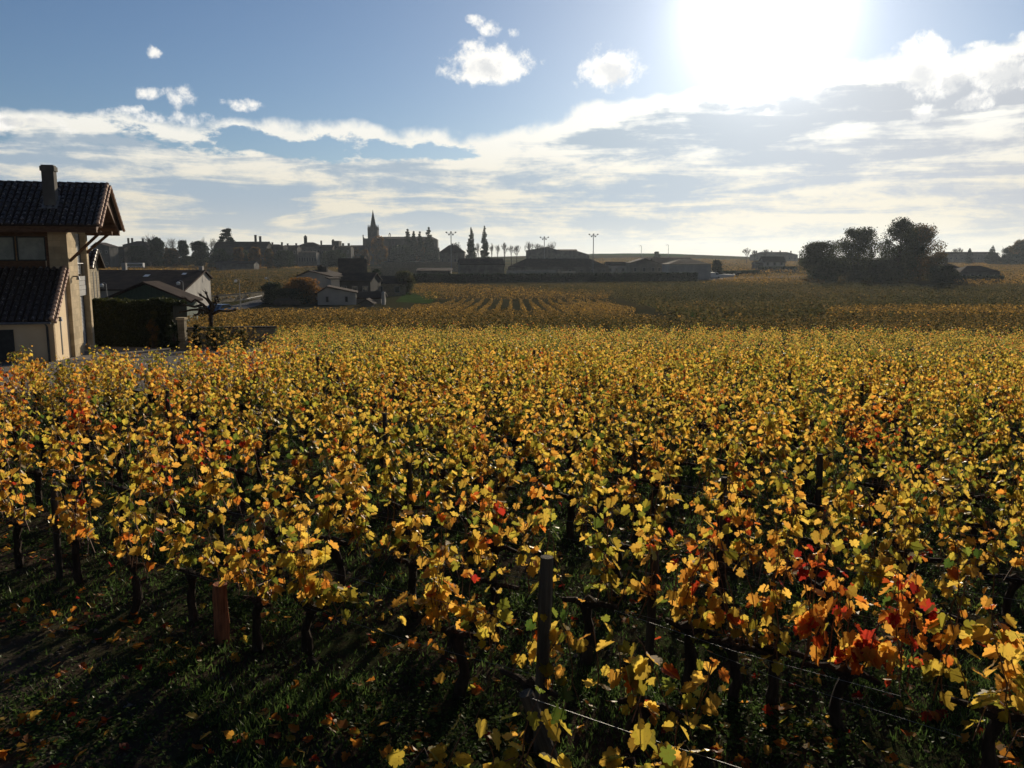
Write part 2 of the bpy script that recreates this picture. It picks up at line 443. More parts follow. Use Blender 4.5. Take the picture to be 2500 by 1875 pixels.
M['car_paint_dark'] = solid('car_paint_dark', (0.03, 0.03, 0.035), (0.05, 0.05, 0.055), 1, 0.2, spec=0.6)
M['tyre'] = solid('tyre', (0.015, 0.015, 0.015), (0.03, 0.03, 0.03), 10, 0.9)

def glass_mat():
    m, n, out = material('window_glass')
    b = n.new('ShaderNodeBsdfPrincipled')
    b.inputs['Base Color'].default_value = (0.03, 0.04, 0.045, 1)
    b.inputs['Roughness'].default_value = 0.06
    b.inputs['Specular IOR Level'].default_value = 0.8
    n.t.links.new(b.outputs[0], out.inputs[0])
    return m
M['glass'] = glass_mat()

# ------------------------------------------------------------------ terrain
_PD = np.array([-60, 0, 20, 40, 50, 70, 100, 140, 180, 240, 300, 400, 500, 600, 700, 850, 1100, 1500, 2500, 5000], float)
_PZ = -np.array([3.8, 3.8, 4.0, 4.7, 5.2, 5.9, 6.7, 7.8, 7.7, 6.8, 5.95, 5.0, 4.0, 2.5, 1.4, -1.0, -3.5, -4.0, -4.5, -5.0]) + EYE
_xs = np.arange(-60, 5001, 2.0)
_zs = np.interp(_xs, _PD, _PZ)
_k = np.hanning(13); _k /= _k.sum()
_zs = np.convolve(np.pad(_zs, 6, mode='edge'), _k, mode='valid')
def ground(x, y):
    x = np.asarray(x, float); y = np.asarray(y, float)
    z = np.interp(y, _xs, _zs)
    z = z + 5.5 * np.exp(-((x - 150) / 150) ** 2 - ((y - 980) / 170) ** 2)
    z = z - 2.0 * np.exp(-((x - 420) / 200) ** 2 - ((y - 900) / 260) ** 2)
    return z
def gz(x, y):
    return float(ground(x, y))

def ray(sx, sy):
    a = (sx - 1250) / FPX; b = (937.5 - sy) / FPX
    return a, b * math.sin(PITCH) + math.cos(PITCH), b * math.cos(PITCH) - math.sin(PITCH)
def at_depth(sx, sy, d):
    """the point of the place seen at a pixel of the photo, at depth d"""
    a, y, z = ray(sx, sy)
    return Vector((a / y * d, d, EYE + z / y * d))
def on_ground(sx, sy, h=0.0):
    a, y, z = ray(sx, sy)
    d = 4.0; step = 0.25
    while d < 2500:
        if EYE + z / y * d <= gz(a / y * d, d) + h:
            return Vector((a / y * d, d, gz(a / y * d, d)))
        d += step; step = max(0.25, d * 0.004)
    return Vector((a / y * 2500, 2500, 0))

def ground_material():
    m, n, out = material('vineyard_soil')
    tc = n.new('ShaderNodeTexCoord').outputs['Object']
    sp = n.new('ShaderNodeSeparateXYZ'); n.put(sp.inputs[0], tc)
    x, y, z = sp.outputs
    n1 = n.noise(tc, 0.9, 8, 0.65)
    n2 = n.noise(tc, 9.0, 6, 0.65)
    c = n.mix(n.ss(n1, 0.42, 0.58), (0.038, 0.048, 0.020), (0.065, 0.050, 0.036))
    c = n.mix(n.ss(n2, 0.4, 0.7), c, (0.034, 0.027, 0.019))
    pm_ = n.m('ADD', n.m('MULTIPLY', n.m('ADD', x, 3.0), -0.78), n.m('MULTIPLY', n.m('SUBTRACT', y, 5.8), -0.625))
    pm_ = n.ss(n.m('ADD', pm_, n.m('MULTIPLY', n.m('SUBTRACT', n1, 0.5), 3.0)), -0.6, 1.2)
    c = n.mix(n.m('MULTIPLY', pm_, n.ss(y, 16.0, 12.0)), c, n.mix(n2, (0.06, 0.046, 0.034), (0.13, 0.105, 0.08)))
    n3 = n.noise(tc, 0.02, 5, 0.55)
    far = n.mix(n.ss(n3, 0.42, 0.58), (0.055, 0.055, 0.022), (0.11, 0.08, 0.03))
    far = n.mix(n.ss(n.noise(tc, 0.4, 6, 0.7), 0.35, 0.7, 0.0, 0.6), far, (0.05, 0.05, 0.025))
    c = n.mix(n.ss(y, 60, 220), c, far)
    b = n.new('ShaderNodeBsdfDiffuse'); n.put(b.inputs[0], c)
    bp = n.new('ShaderNodeBump'); bp.inputs['Strength'].default_value = 0.9; bp.inputs['Distance'].default_value = 0.06
    n.put(bp.inputs['Height'], n.noise(tc, 12.0, 7, 0.7)); n.put(b.inputs['Normal'], bp.outputs[0])
    n.t.links.new(b.outputs[0], out.inputs[0])
    return m
M['ground'] = ground_material()

def sheet(name, xs, ys, lift, mat, rel=None):
    """grid sheet that follows the terrain; rel(x, y) may add relief"""
    X, Y = np.meshgrid(xs, ys)
    Z = ground(X, Y) + lift
    if rel is not None: Z = Z + rel(X, Y)
    V = np.stack([X, Y, Z], -1).reshape(-1, 3)
    nx, ny = len(xs), len(ys)
    i = (np.arange(ny - 1)[:, None] * nx + np.arange(nx - 1)[None, :]).ravel()
    F = np.stack([i, i + 1, i + nx + 1, i + nx], -1)
    me = np_mesh(name, V, F)
    o = mesh_obj(name, me, mat, smooth=True)
    return tag(o, kind='structure')

def relief(X, Y):
    f = np.clip((55 - Y) / 20, 0, 1)
    r = 0.03 * np.sin(X * 3.1 + Y * 1.7) * np.sin(Y * 2.3 - X * 1.1) + 0.02 * np.sin(X * 7.3 + 1.3 * Y) * np.sin(Y * 6.1 + 0.7 * X)
    return r * f
def _spaced(a, b, s0, g):
    o = [a]; s = s0
    while o[-1] < b:
        o.append(o[-1] + s); s *= g
    return o
_ys = [-30, -20, -10] + _spaced(-4.0, 24.0, 0.16, 1.004) + _spaced(25, 4300, 0.8, 1.03)
_half = _spaced(0.0, 26.0, 0.2, 1.012)[1:] + _spaced(28, 3200, 2.0, 1.09)
_xg = sorted([-v for v in _half] + [0.0] + _half)
sheet('ground', np.array(_xg), np.array(_ys), 0.0, M['ground'], relief)

def patch(name, pts, lift, mat, n=10, label=None):
    """quad given by four ground points, draped over the terrain"""
    A, B, C, D = [Vector((p[0], p[1], 0)) for p in pts]
    V = []
    for j in range(n + 1):
        for i in range(n + 1):
            u, v = i / n, j / n
            p = (A * (1 - u) + B * u) * (1 - v) + (D * (1 - u) + C * u) * v
            V.append((p.x, p.y, gz(p.x, p.y) + lift))
    F = [(j * (n + 1) + i, j * (n + 1) + i + 1, (j + 1) * (n + 1) + i + 1, (j + 1) * (n + 1) + i) for j in range(n) for i in range(n)]
    o = mesh_obj(name, np_mesh(name, V, F), mat)
    return tag(o, kind='structure')
M['gravel'] = solid('gravel', (0.15, 0.14, 0.125), (0.26, 0.24, 0.215), 3, 1.0, 0.6, 60, 0.02, detail=10)
M['asphalt'] = solid('asphalt', (0.10, 0.10, 0.10), (0.16, 0.155, 0.15), 2, 1.0, 0.2, 60, 0.02)
M['meadow'] = solid('meadow', (0.035, 0.065, 0.018), (0.065, 0.10, 0.03), 0.6, 1.0, spec=0.0, detail=8)
patch('gravel_court', [(-34, 23.5), (-9.4, 27.0), (-12.9, 51), (-36, 50)], 0.03, M['gravel'])
def gp(*pts):
    return [on_ground(x, y) for x, y in pts]
patch('grass_path', gp((1800, 800), (1880, 800), (1590, 735), (1555, 735)), 0.05, M['meadow'], 16)
patch('grass_field', gp((965, 738), (1050, 742), (1085, 712), (990, 712)), 0.06, M['meadow'], 12)
patch('road', gp((500, 757), (560, 762), (665, 733), (640, 729)), 0.06, M['asphalt'], 16)
patch('far_road', gp((1690, 679), (1690, 684), (2000, 676), (2000, 672)), 0.08, M['asphalt'], 16)
patch('hill_meadow', gp((1440, 624), (1660, 627), (1700, 622), (1440, 619)), 0.3, M['meadow'], 16)

# ------------------------------------------------------------------ the stone house on the left
HROT = R(15)
HC = at_depth(185, 869, 40.6)                       # near right corner of the main body, on the ground
HZ = gz(HC.x, HC.y) - 0.02

def tiled_slope(mb_cover, mb_bed, x0, x1, ya, za, yb, zb, pitch=0.285, tl=0.36, rng=None):
    """roman tiles on a slope from eave (ya, za) up to (yb, zb), columns along x"""
    rng = rng or random.Random(3)
    L = math.hypot(yb - ya, zb - za); uy, uz = (yb - ya) / L, (zb - za) / L
    ny, nz = -uz, uy
    if nz < 0: ny, nz = -ny, -nz
    def P(x, s, h):
        return (x, ya + uy * s + ny * h, za + uz * s + nz * h)
    mb_bed.hexa([P(x0, 0, -0.09), P(x1, 0, -0.09), P(x1, L, -0.09), P(x0, L, -0.09)], [P(x0, 0, -0.01), P(x1, 0, -0.01), P(x1, L, -0.01), P(x0, L, -0.01)])
    nc = int((x1 - x0) / pitch); nr = int(L / tl) + 1
    w = (x1 - x0) / nc
    for c in range(nc):
        xc = x0 + (c + 0.5) * w
        for r in range(nr):
            s0 = r * tl - 0.05 + rng.uniform(-0.015, 0.015); s1 = min(s0 + tl + 0.07, L + 0.04)
            if s0 > L - 0.05: continue
            dx = rng.uniform(-0.012, 0.012)
            r0, r1 = 0.108, 0.080
            i = len(mb_cover.v); K = 5
            for s, rr, hh in ((s0, r0, 0.028), (s1, r1, 0.0)):
                for k in range(K + 1):
                    t = math.pi * k / K
                    mb_cover.v.append(P(xc + dx - math.cos(t) * rr, s, hh + math.sin(t) * rr * 0.95))
            for k in range(K):
                mb_cover.f.append((i + k, i + k + 1, i + K + 2 + k, i + K + 1 + k))
            mb_cover.f.append(tuple(i + k for k in range(K, -1, -1)))

def stone_house():
    h = empty('stone_house', (HC.x, HC.y, HZ), HROT)
    tag(h, 'cream and stone house with overhanging roman tile roof, tall chimney and wooden braces', 'house')
    EW, RW, W = 6.42, 8.55, 4.2          # eave, ridge height, depth of body
    X0 = -9.0
    # main body walls: behind the corner pillars, with openings
    w = MB()
    w.box(X0, -3.60, 0.22, 0.5, 3.9, 6.25)
    w.box(-1.05, -0.55, 0.22, 0.5, 0.0, 6.25)
    pb = MB(); pb.box(-3.60, -1.05, 0.24, 0.5, 3.9, 4.74); pb.box(-3.60, -0.83, 0.16, 0.5, 5.90, 6.3); pb.build('timber_panel', M['brown_wood'], h)
    w.box(X0, -0.55, 0.22, 0.5, 0.0, 3.9)
    w.box(X0, -0.45, W - 0.4, W - 0.1, 0.0, 6.25)
    w.box(-0.60, -0.40, 0.5, W - 0.4, 0.0, 0.35)
    w.prism([(0.3, 6.05), (W - 0.2, 6.05), (W / 2, 8.1)], 'x', -0.55, -0.35)
    w.box(-0.55, -0.4, 1.2, 1.7, 0.3, 6.1)
    w.build('wall', M['plaster'], h)
    # pillars
    for (x0, x1, y0, y1) in ((-0.82, 0.0, -0.02, 1.80), (-0.34, 0.03, W - 0.42, W)):
        MB().box(x0, x1, y0, y1, 0.0, 6.3).build('pillar', M['stone_trim'], h)
    # gable end, between the pillars: two tall shuttered openings and a balcony front
    for z0, z1 in ((0.3, 2.95), (4.05, 6.1)):
        s = MB()
        zz = z0
        while zz < z1 - 0.03:
            s.hexa([(-0.34, 2.1, zz), (-0.28, 2.1, zz + 0.005), (-0.28, 3.62, zz + 0.005), (-0.34, 3.62, zz)],
                   [(-0.32, 2.1, zz + 0.05), (-0.26, 2.1, zz + 0.055), (-0.26, 3.62, zz + 0.055), (-0.32, 3.62, zz + 0.05)])
            zz += 0.072
        sh = s.build('shutter', M['white_paint'], h)
        MB().box(-0.38, -0.24, 2.06, 2.1, z0 - 0.02, z1 + 0.02).box(-0.38, -0.24, 3.62, 3.68, z0 - 0.02, z1 + 0.02).build('frame', M['dark_frame'], sh)
    MB().box(-0.40, -0.36, 3.69, W - 0.43, 0.3, 6.1).build('window', M['glass'], h)
    b = MB()
    for k in range(4):
        b.box(-0.16, -0.10 + (k % 2) * 0.01, 2.06, W - 0.43, 3.02 + k * 0.235, 3.02 + k * 0.235 + 0.22)
    b.box(-0.6, -0.11, 2.06, W - 0.43, 2.95, 3.02)
    b.build('balcony_front', M['grey_wood'], h)
    b = MB(); b.tube([(-0.13, 2.05, 4.6), (-0.13, W - 0.42, 4.6)], 0.02, 6)
    for yy in (2.2, 2.9, 3.6): b.tube([(-0.13, yy, 3.95), (-0.13, yy, 4.6)], 0.014, 5)
    b.build('railing', M['metal'], h)
    # window band on the upper floor, blinds half seen behind the panes
    for x0, x1 in ((-2.24, -0.98), (-3.58, -2.32)):
        f = MB()
        f.box(x0, x1, 0.17, 0.23, 4.74, 4.80).box(x0, x1, 0.17, 0.23, 5.84, 5.90).box(x0, x0 + 0.06, 0.17, 0.23, 4.80, 5.84).box(x1 - 0.06, x1, 0.17, 0.23, 4.80, 5.84)
        wn = f.build('window', M['dark_frame'], h)
        MB().box(x0 + 0.06, x1 - 0.06, 0.20, 0.215, 4.80, 5.84).build('pane', M['blind'], wn)
    MB().box(-0.97, -0.83, 0.10, 0.24, 4.0, 5.89).build('window_post', M['brown_wood'], h)
    # roof
    ov = 0.85; xr = 1.62
    rise = (RW - EW)
    ya, yb, yc = -ov, W / 2, W + ov
    roof = MB(); cover = MB()
    tiled_slope(cover, roof, X0, xr, ya, EW, yb - 0.02, RW, rng=random.Random(5))
    tiled_slope(cover, roof, X0, xr, yc, EW, yb + 0.02, RW, rng=random.Random(6))
    rf = roof.build('roof', M['tile_bed'], h)
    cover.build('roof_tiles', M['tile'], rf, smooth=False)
    rd = MB()                                             # ridge tiles
    x = X0
    while x < xr:
        rd.tube([(x, yb, RW - 0.01), (min(x + 0.42, xr + 0.05), yb, RW - 0.025)], [0.13, 0.105], 8); x += 0.38
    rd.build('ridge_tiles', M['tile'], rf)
    vg = MB()                                             # verge tiles along both rakes
    for sgn in (1, -1):
        y0, y1 = (ya, yb) if sgn == 1 else (yc, yb)
        L = 10
        for k in range(L):
            t0, t1 = k / L, (k + 1.12) / L
            vg.tube([(xr - 0.05, y0 + (y1 - y0) * t0, EW + rise * t0 + 0.05), (xr - 0.05, y0 + (y1 - y0) * t1, EW + rise * t1 + 0.03)], [0.105, 0.085], 8)
            vg.tube([(xr + 0.09, y0 + (y1 - y0) * t0, EW + rise * t0 - 0.07), (xr + 0.09, y0 + (y1 - y0) * t1, EW + rise * t1 - 0.09)], [0.08, 0.065], 6)
    vg.build('verge_tiles', M['tile_light'], rf)
    sf = MB()                                             # soffit boards, fascia, purlins
    sf.box(X0, xr - 0.12, ya + 0.02, ya + 0.08, EW - 0.34, EW - 0.08)
    sf.box(X0, xr - 0.12, yc - 0.08, yc - 0.02, EW - 0.34, EW - 0.08)
    sf.hexa([(X0, ya + .08, EW - .20), (xr - .12, ya + .08, EW - .20), (xr - .12, yb, RW - .18), (X0, yb, RW - .18)],
            [(X0, ya + .08, EW - .14), (xr - .12, ya + .08, EW - .14), (xr - .12, yb, RW - .12), (X0, yb, RW - .12)])
    sf.hexa([(X0, yb, RW - .18), (xr - .12, yb, RW - .18), (xr - .12, yc - .08, EW - .20), (X0, yc - .08, EW - .20)],
            [(X0, yb, RW - .12), (xr - .12, yb, RW - .12), (xr - .12, yc - .08, EW - .14), (X0, yc - .08, EW - .14)])
    for t in (0.18, 0.95):
        for s in (1, -1):
            y = yb + s * (yb - ya) * (1 - t) * 0.93; z = EW + rise * t - 0.36
            sf.box(-0.6, xr - 0.15, y - 0.08, y + 0.08, z, z + 0.2)
    sf.prism([(ya + 0.1, EW - 0.34), (ya + 0.1, EW - 0.2), (yb, RW - 0.18), (yc - 0.1, EW - 0.2), (yc - 0.1, EW - 0.34), (yb, EW + 1.2)], 'x', xr - 0.2, xr - 0.12)
    sf.build('soffit', M['brown_wood'], rf)
    # braces that carry the gable overhang
    for y in (0.25, W - 0.3):
        MB().tube([(0.0, y, 4.72 if y < 1 else 5.15), (xr - (0.12 if y < 1 else 0.45), y, 6.16)], 0.072, 4).build('brace', M['brown_wood'], h)
    MB().box(-0.5, xr - 0.3, 0.17, 0.33, 6.1, 6.28).build('beam', M['brown_wood'], h)
    MB().box(-0.5, xr - 0.3, W - 0.38, W - 0.22, 6.1, 6.28).build('beam', M['brown_wood'], h)
    # chimney
    c = MB(); c.box(-0.95, -0.42, 0.30, 0.88, 6.6, 9.0)
    ch = c.build('chimney', M['far_wall'], rf)
    MB().box(-1.0, -0.37, 0.25, 0.93, 9.0, 9.22).box(-0.95, -0.42, 0.30, 0.88, 9.22, 9.28).build('chimney_cap', M['far_wall'], ch)
    MB().hexa([(-1.03, 0.16, 7.22), (-0.34, 0.16, 7.22), (-0.34, 0.98, 7.85), (-1.03, 0.98, 7.85)], [(-1.03, 0.16, 7.27), (-0.34, 0.16, 7.27), (-0.34, 0.98, 7.90), (-1.03, 0.98, 7.90)]).build('flashing', M['metal'], ch)
    # lean-to
    LD = 2.85; GX = -0.20
    lw = MB()
    lw.box(X0, GX, -LD + 0.1, -LD + 0.35, 0.0, 2.02)
    lw.prism([(-LD + 0.1, 0.0), (-0.02, 0.0), (-0.02, 4.2), (-LD + 0.1, 1.98)], 'x', GX - 0.24, GX)
    ann = lw.build('side_wing', M['plaster'], h)
    MB().box(GX - 0.04, GX + 0.02, -1.62, -1.46, 0.35, 1.95).build('slit_window', M['dark_frame'], ann)
    lt = MB(); lb = MB()
    tiled_slope(lt, lb, X0, GX, -LD - 0.25, 2.06, 0.0, 4.40, rng=random.Random(8))
    lr = lb.build('lower_roof', M['tile_bed'], h)
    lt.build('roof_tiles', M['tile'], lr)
    v2 = MB()
    n = 14
    for k in range(n):
        t0, t1 = k / n, (k + 1.15) / n
        y0, y1, z0, z1 = -LD - 0.25, 0.0, 2.06, 4.40
        a = (y0 + (y1 - y0) * t0, z0 + (z1 - z0) * t0); b2 = (y0 + (y1 - y0) * t1, z0 + (z1 - z0) * t1)
        v2.tube([(GX + 0.02, a[0], a[1] + 0.06), (GX + 0.02, b2[0], b2[1] + 0.035)], [0.115, 0.09], 8)
        v2.tube([(GX + 0.17, a[0], a[1] - 0.07), (GX + 0.17, b2[0], b2[1] - 0.10)], [0.085, 0.07], 6)
    v2.build('verge_tiles', M['tile_light'], lr)
    MB().tube([(X0, -LD - 0.30, 1.98), (GX, -LD - 0.30, 1.96)], 0.06, 6).build('gutter', M['metal'], lr)
    MB().tube([(GX - .25, -LD - 0.28, 1.95), (GX - .25, -LD + 0.02, 1.75), (GX - .25, -LD + 0.02, 0.0)], 0.05, 6).build('downpipe', M['dark_frame'], h)
    # dark door at the left of the lean-to
    dr = MB().box(-3.5, -1.85, -LD + 0.04, -LD + 0.12, 0.0, 1.66).build('door', M['dark_frame'], h)
    MB().box(-2.72, -2.64, -LD + 0.0, -LD + 0.04, 0.0, 1.64).build('door_stile', M['brown_wood'], dr)
    # two wall lamps
    for (x, y, z) in ((0.02, 0.6, 3.95), (GX, -LD + 0.5, 2.12)):
        l = MB().box(x, x + 0.22, y - 0.04, y + 0.04, z, z + 0.06).build('wall_lamp', M['dark_frame'], h)
        MB().tube([(x + 0.22, y, z + 0.06), (x + 0.22, y, z - 0.14)], [0.05, 0.10], 8).build('lamp_shade', M['metal'], l)
stone_house()

def outbuilding():
    p = at_depth(225, 745, 50.0)
    z = gz(p.x, p.y) - 0.02
    o = empty('outbuilding', (p.x, p.y, 0), R(15))
    tag(o, 'small stone outbuilding with slit windows and tiled gable roof behind the house', 'outbuilding')
    zt = (635 - 655) / FPX * 50 + EYE
    top = EYE - 20 / FPX * 50 + 0.0
    w = MB(); w.box(-3.0, 0.0, 0.0, 2.4, z, EYE - 0.35)
    w.prism([(0.0, EYE - 0.35), (2.4, EYE - 0.35), (1.2, EYE + 0.45)], 'x', -3.0, 0.0)
    wl = w.build('wall', M['rubble'], o)
    for y0 in (0.75, 1.6):
        MB().box(-0.03, 0.02, y0, y0 + 0.16, EYE - 2.3, EYE - 0.7).build('slit_window', M['dark_frame'], wl)
    MB().box(-3.0, 0.06, -0.06, 2.46, z + 2.05, z + 2.2).build('plinth', M['far_wall_pale'], wl)
    cv = MB(); bd = MB()
    tiled_slope(cv, bd, -3.2, 0.35, -0.4, EYE - 0.45, 1.18, EYE + 0.62, rng=random.Random(4))
    tiled_slope(cv, bd, -3.2, 0.35, 2.8, EYE - 0.45, 1.22, EYE + 0.62, rng=random.Random(9))
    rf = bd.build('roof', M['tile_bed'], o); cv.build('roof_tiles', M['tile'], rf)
outbuilding()

# ------------------------------------------------------------------ the near vineyard
RDIR = np.array([-0.848, 0.530])            # along the rows: left and away
NDIR = np.array([0.530, 0.848])             # from row to row
ROW0 = np.array([0.22, 6.12]); ROWSP = 1.55; VSP = 1.08

HALF_A = np.array([(0.0, 0.0), (0.09, -0.13), (0.22, -0.19), (0.37, -0.12), (0.41, 0.02), (0.34, 0.10), (0.47, 0.15), (0.53, 0.28), (0.49, 0.40), (0.36, 0.42), (0.42, 0.52), (0.40, 0.64), (0.29, 0.72), (0.19, 0.72), (0.13, 0.88), (0.0, 0.98)])
HALF_B = np.array([(0.0, 0.0), (0.20, -0.15), (0.36, 0.02), (0.52, 0.28), (0.30, 0.38), (0.34, 0.62), (0.15, 0.80), (0.0, 1.0)])
HALF_C = np.array([(0.0, -0.05), (0.38, 0.0), (0.42, 0.5), (0.0, 1.0)])

def leaf_batch(pos, size, tip, nrm, tint, half, rs, curl=0.35):
    """many lobed leaves; tip: direction the blade points to, nrm: its normal. Faces: two polygons per leaf."""
    n = len(pos); k = len(half)
    tip = tip / np.linalg.norm(tip, axis=1, keepdims=True)
    nrm = nrm - tip * (nrm * tip).sum(1, keepdims=True)
    nrm = nrm / (np.linalg.norm(nrm, axis=1, keepdims=True) + 1e-9)
    sd = np.cross(tip, nrm)
    fold = rs.uniform(0.05, 0.55, n); bend = rs.uniform(-0.5, curl + 0.25, n)
    out = []
    for s in (1, -1):
        u = half[:, 0][None, :] * s * (1 + rs.uniform(-0.12, 0.12, (n, k)) * (half[:, 0] > 0)); v = half[:, 1][None, :] * np.ones((n, 1))
        h = np.abs(u) * fold[:, None] * 0.9 - bend[:, None] * v ** 2 * 0.5 + rs.uniform(-0.075, 0.075, (n, k)) * (half[:, 0] > 0)
        P = pos[:, None, :] + size[:, None, None] * (u[..., None] * sd[:, None, :] + v[..., None] * tip[:, None, :] + h[..., None] * nrm[:, None, :])
        if s == -1: P = P[:, ::-1, :]
        out.append(P)
    V = np.stack(out, 1).reshape(-1, 3)
    F = np.arange(n * 2 * k).reshape(-1, k)
    ed_ = np.where(rs.rand(n) < .45, np.abs(rs.normal(0, .13, n)), 0.015)
    rim_ = np.tile(np.clip(np.hypot(half[:, 0], (half[:, 1] - .4) * .9) / .5, 0, 1.2) ** 2, 2)
    T = np.clip(tint[:, None] + ed_[:, None] * rim_[None, :] * np.where(tint > .25, 1, .5)[:, None], .01, .99).ravel()
    return V, F, T

def vine_canes(rng, ncane=9, top=1.55, head=0.55):
    """list of polylines in the vine's own frame: x runs along the row"""
    canes = []
    for i in range(ncane):
        x0 = rng.uniform(-0.46, 0.46); y0 = rng.uniform(-0.04, 0.04)
        z0 = head + rng.uniform(-0.02, 0.12)
        hgt = top * rng.uniform(0.84, 1.07) - z0
        lx, ly = rng.uniform(-0.28, 0.28), rng.uniform(-0.22, 0.22)
        pts = []
        for k in range(6):
            t = k / 5
            droop = 0.0 if t < 0.8 else (t - 0.8) * rng.uniform(-0.3, 0.5)
            pts.append((x0 + lx * t + rng.uniform(-.025, .025), y0 + ly * t ** 1.6 + rng.uniform(-.025, .025), z0 + hgt * t - droop))
        canes.append(pts)
    for i in range(rng.randint(0, 3)):            # a few canes hang down or sideways
        x0 = rng.uniform(-0.35, 0.35); s = rng.choice((-1, 1)); L = rng.uniform(0.35, 0.7)
        pts = [(x0, 0, head + 0.25)]
        for k in range(1, 5):
            t = k / 4
            pts.append((x0 + s * L * t * 0.5, rng.uniform(0.1, 0.3) * rng.choice((-1, 1)) * t, head + 0.25 + 0.25 * t - 0.45 * t * t))
        canes.append(pts)
    return canes

def vine_leaves(rng, rs, canes, per, half, sizes, tmean, tspread, zmin=0.62, pet=None):
    pos, tip, nrm, sz, tn = [], [], [], [], []
    for c in canes:
        cm = tmean - 0.035 + rng.uniform(-0.07, 0.07)
        for j in range(per):
            t = rng.uniform(0.12, 1.0) * (len(c) - 1)
            k = min(int(t), len(c) - 2); f = t - k
            p = [c[k][i] * (1 - f) + c[k + 1][i] * f for i in range(3)]
            a = rng.uniform(0, 2 * math.pi); pl = rng.uniform(0.03, 0.10); q0 = p
            p = (p[0] + math.cos(a) * pl, p[1] + math.sin(a) * pl, p[2] + rng.uniform(-0.03, 0.04))
            if p[2] < zmin and rng.random() < 0.7: continue
            pos.append(p)
            if pet is not None: pet.append((q0, ((q0[0] + p[0]) / 2, (q0[1] + p[1]) / 2, max(q0[2], p[2]) + .012), p))
            dn = rng.uniform(-1.6, 0.0)
            tip.append((math.cos(a), math.sin(a), dn))
            b = a + rng.uniform(-0.9, 0.9)
            nrm.append((math.cos(b), math.sin(b), rng.uniform(-0.1, 0.75)))
            sz.append(rng.uniform(*sizes) * (0.75 if t > len(c) - 1.7 else 1.0))
            v = cm + rng.gauss(0, tspread)
            if rng.random() < 0.13: v -= rng.uniform(0.1, 0.35)
            if rng.random() < 0.02: v += rng.uniform(0.1, 0.3)
            tn.append(min(max(v, 0.02), 0.98))
    return leaf_batch(np.array(pos), np.array(sz), np.array(tip), np.array(nrm), np.array(tn), half, rs)

def vine_wood(rng, canes, head=0.55, nt=7, nc=4):
    tr = MB()
    lean = (rng.uniform(-.12, .12), rng.uniform(-.05, .05))
    pts = []; rad = []
    for k in range(7):
        t = k / 6
        pts.append((lean[0] * math.sin(t * 3.0) + rng.uniform(-.018, .018), lean[1] * t + rng.uniform(-.018, .018), -0.08 + (head + 0.08) * t))
        rad.append((0.055 - 0.014 * t) * rng.uniform(0.85, 1.2) * (1.35 if k == 6 else 1))
    tr.tube(pts, rad, nt)
    tr.tube([pts[-1], (pts[-1][0] + .03, pts[-1][1], head + 0.06), (pts[-1][0], pts[-1][1], head + .09)], [0.062, 0.07, 0.03], nt)
    for s in (-1, 1):
        e = rng.uniform(0.22, 0.38)
        a = pts[-1]
        tr.tube([a, (a[0] + s * e * .4, a[1] + rng.uniform(-.03, .03), head + .05), (a[0] + s * e, a[1] + rng.uniform(-.03, .03), head + rng.uniform(.0, .10))], [0.04, 0.03, 0.022], nt - 1)
    cn = MB()
    for c in canes:
        cn.tube(c, [0.0065, 0.006, 0.0055, 0.005, 0.004, 0.0025][:len(c)], nc, cap=False)
    return tr, cn

rng = random.Random(11); rs = np.random.RandomState(5)
# variants: (tint mean, tint spread, leaves per cane, canes, top)
VAR = [(0.42, .13, 20, 10, 1.55), (0.48, .13, 17, 10, 1.50), (0.39, .13, 20, 10, 1.58), (0.42, .14, 16, 10, 1.45), (0.49, .12, 18, 10, 1.55), (0.36, .13, 19, 10, 1.52), (0.43, .12, 20, 10, 1.58), (0.38, .15, 15, 9, 1.42), (0.62, .14, 17, 9, 1.48), (0.57, .17, 16, 10, 1.46)]
protos = []
for i, (tm, ts, per, nc, top) in enumerate(VAR):
    cs = vine_canes(rng, nc, top); pt = []
    V, F, T = vine_leaves(rng, rs, cs, per, HALF_A, (0.048, 0.100), tm, ts, pet=pt)
    leaves = np_mesh('leaves', V, F, T); leaves.materials.append(M['vine_leaf'])
    tr, cn = vine_wood(rng, cs)
    for q in pt: cn.tube(q, 0.0014, 3, cap=False)
    tm_ = tr.mesh('trunk'); tm_.materials.append(M['bark'])
    cm_ = cn.mesh('canes'); cm_.materials.append(M['cane'])
    for me_ in (tm_, cm_): me_.polygons.foreach_set('use_smooth', np.ones(len(me_.polygons), dtype=bool))
    protos.append((tm_, cm_, leaves))

VAR2 = [(0.44, .12, 11, 8, 1.50), (0.49, .12, 10, 8, 1.44), (0.40, .13, 12, 7, 1.52), (0.46, .14, 9, 8, 1.38), (0.52, .12, 10, 7, 1.48)]
sparse = []
for i, (tm, ts, per, nc, top) in enumerate(VAR2):
    cs = vine_canes(rng, nc, top); pt = []
    V, F, T = vine_leaves(rng, rs, cs, per, HALF_A, (0.058, 0.122), tm, ts, zmin=.72, pet=pt)
    leaves = np_mesh('leaves', V, F, T); leaves.materials.append(M['vine_leaf'])
    tr, cn = vine_wood(rng, cs)
    for q in pt: cn.tube(q, 0.0014, 3, cap=False)
    a_ = tr.mesh('trunk'); a_.materials.append(M['bark']); b_ = cn.mesh('canes'); b_.materials.append(M['cane'])
    sparse.append((a_, b_, leaves))

def put_vine(x, y, meshes, rz, sc, label, group=None, flip=False):
    r = empty('grape_vine', (x, y, gz(x, y) + float(relief(np.array(x), np.array(y)))), rz)
    r.scale = (sc, sc, sc)
    tag(r, label, 'grape vine', group)
    for nm, me in zip(('trunk', 'canes', 'leaves'), meshes):
        o = bpy.data.objects.new(nm, me); COL.objects.link(o); o.parent = r
    return r

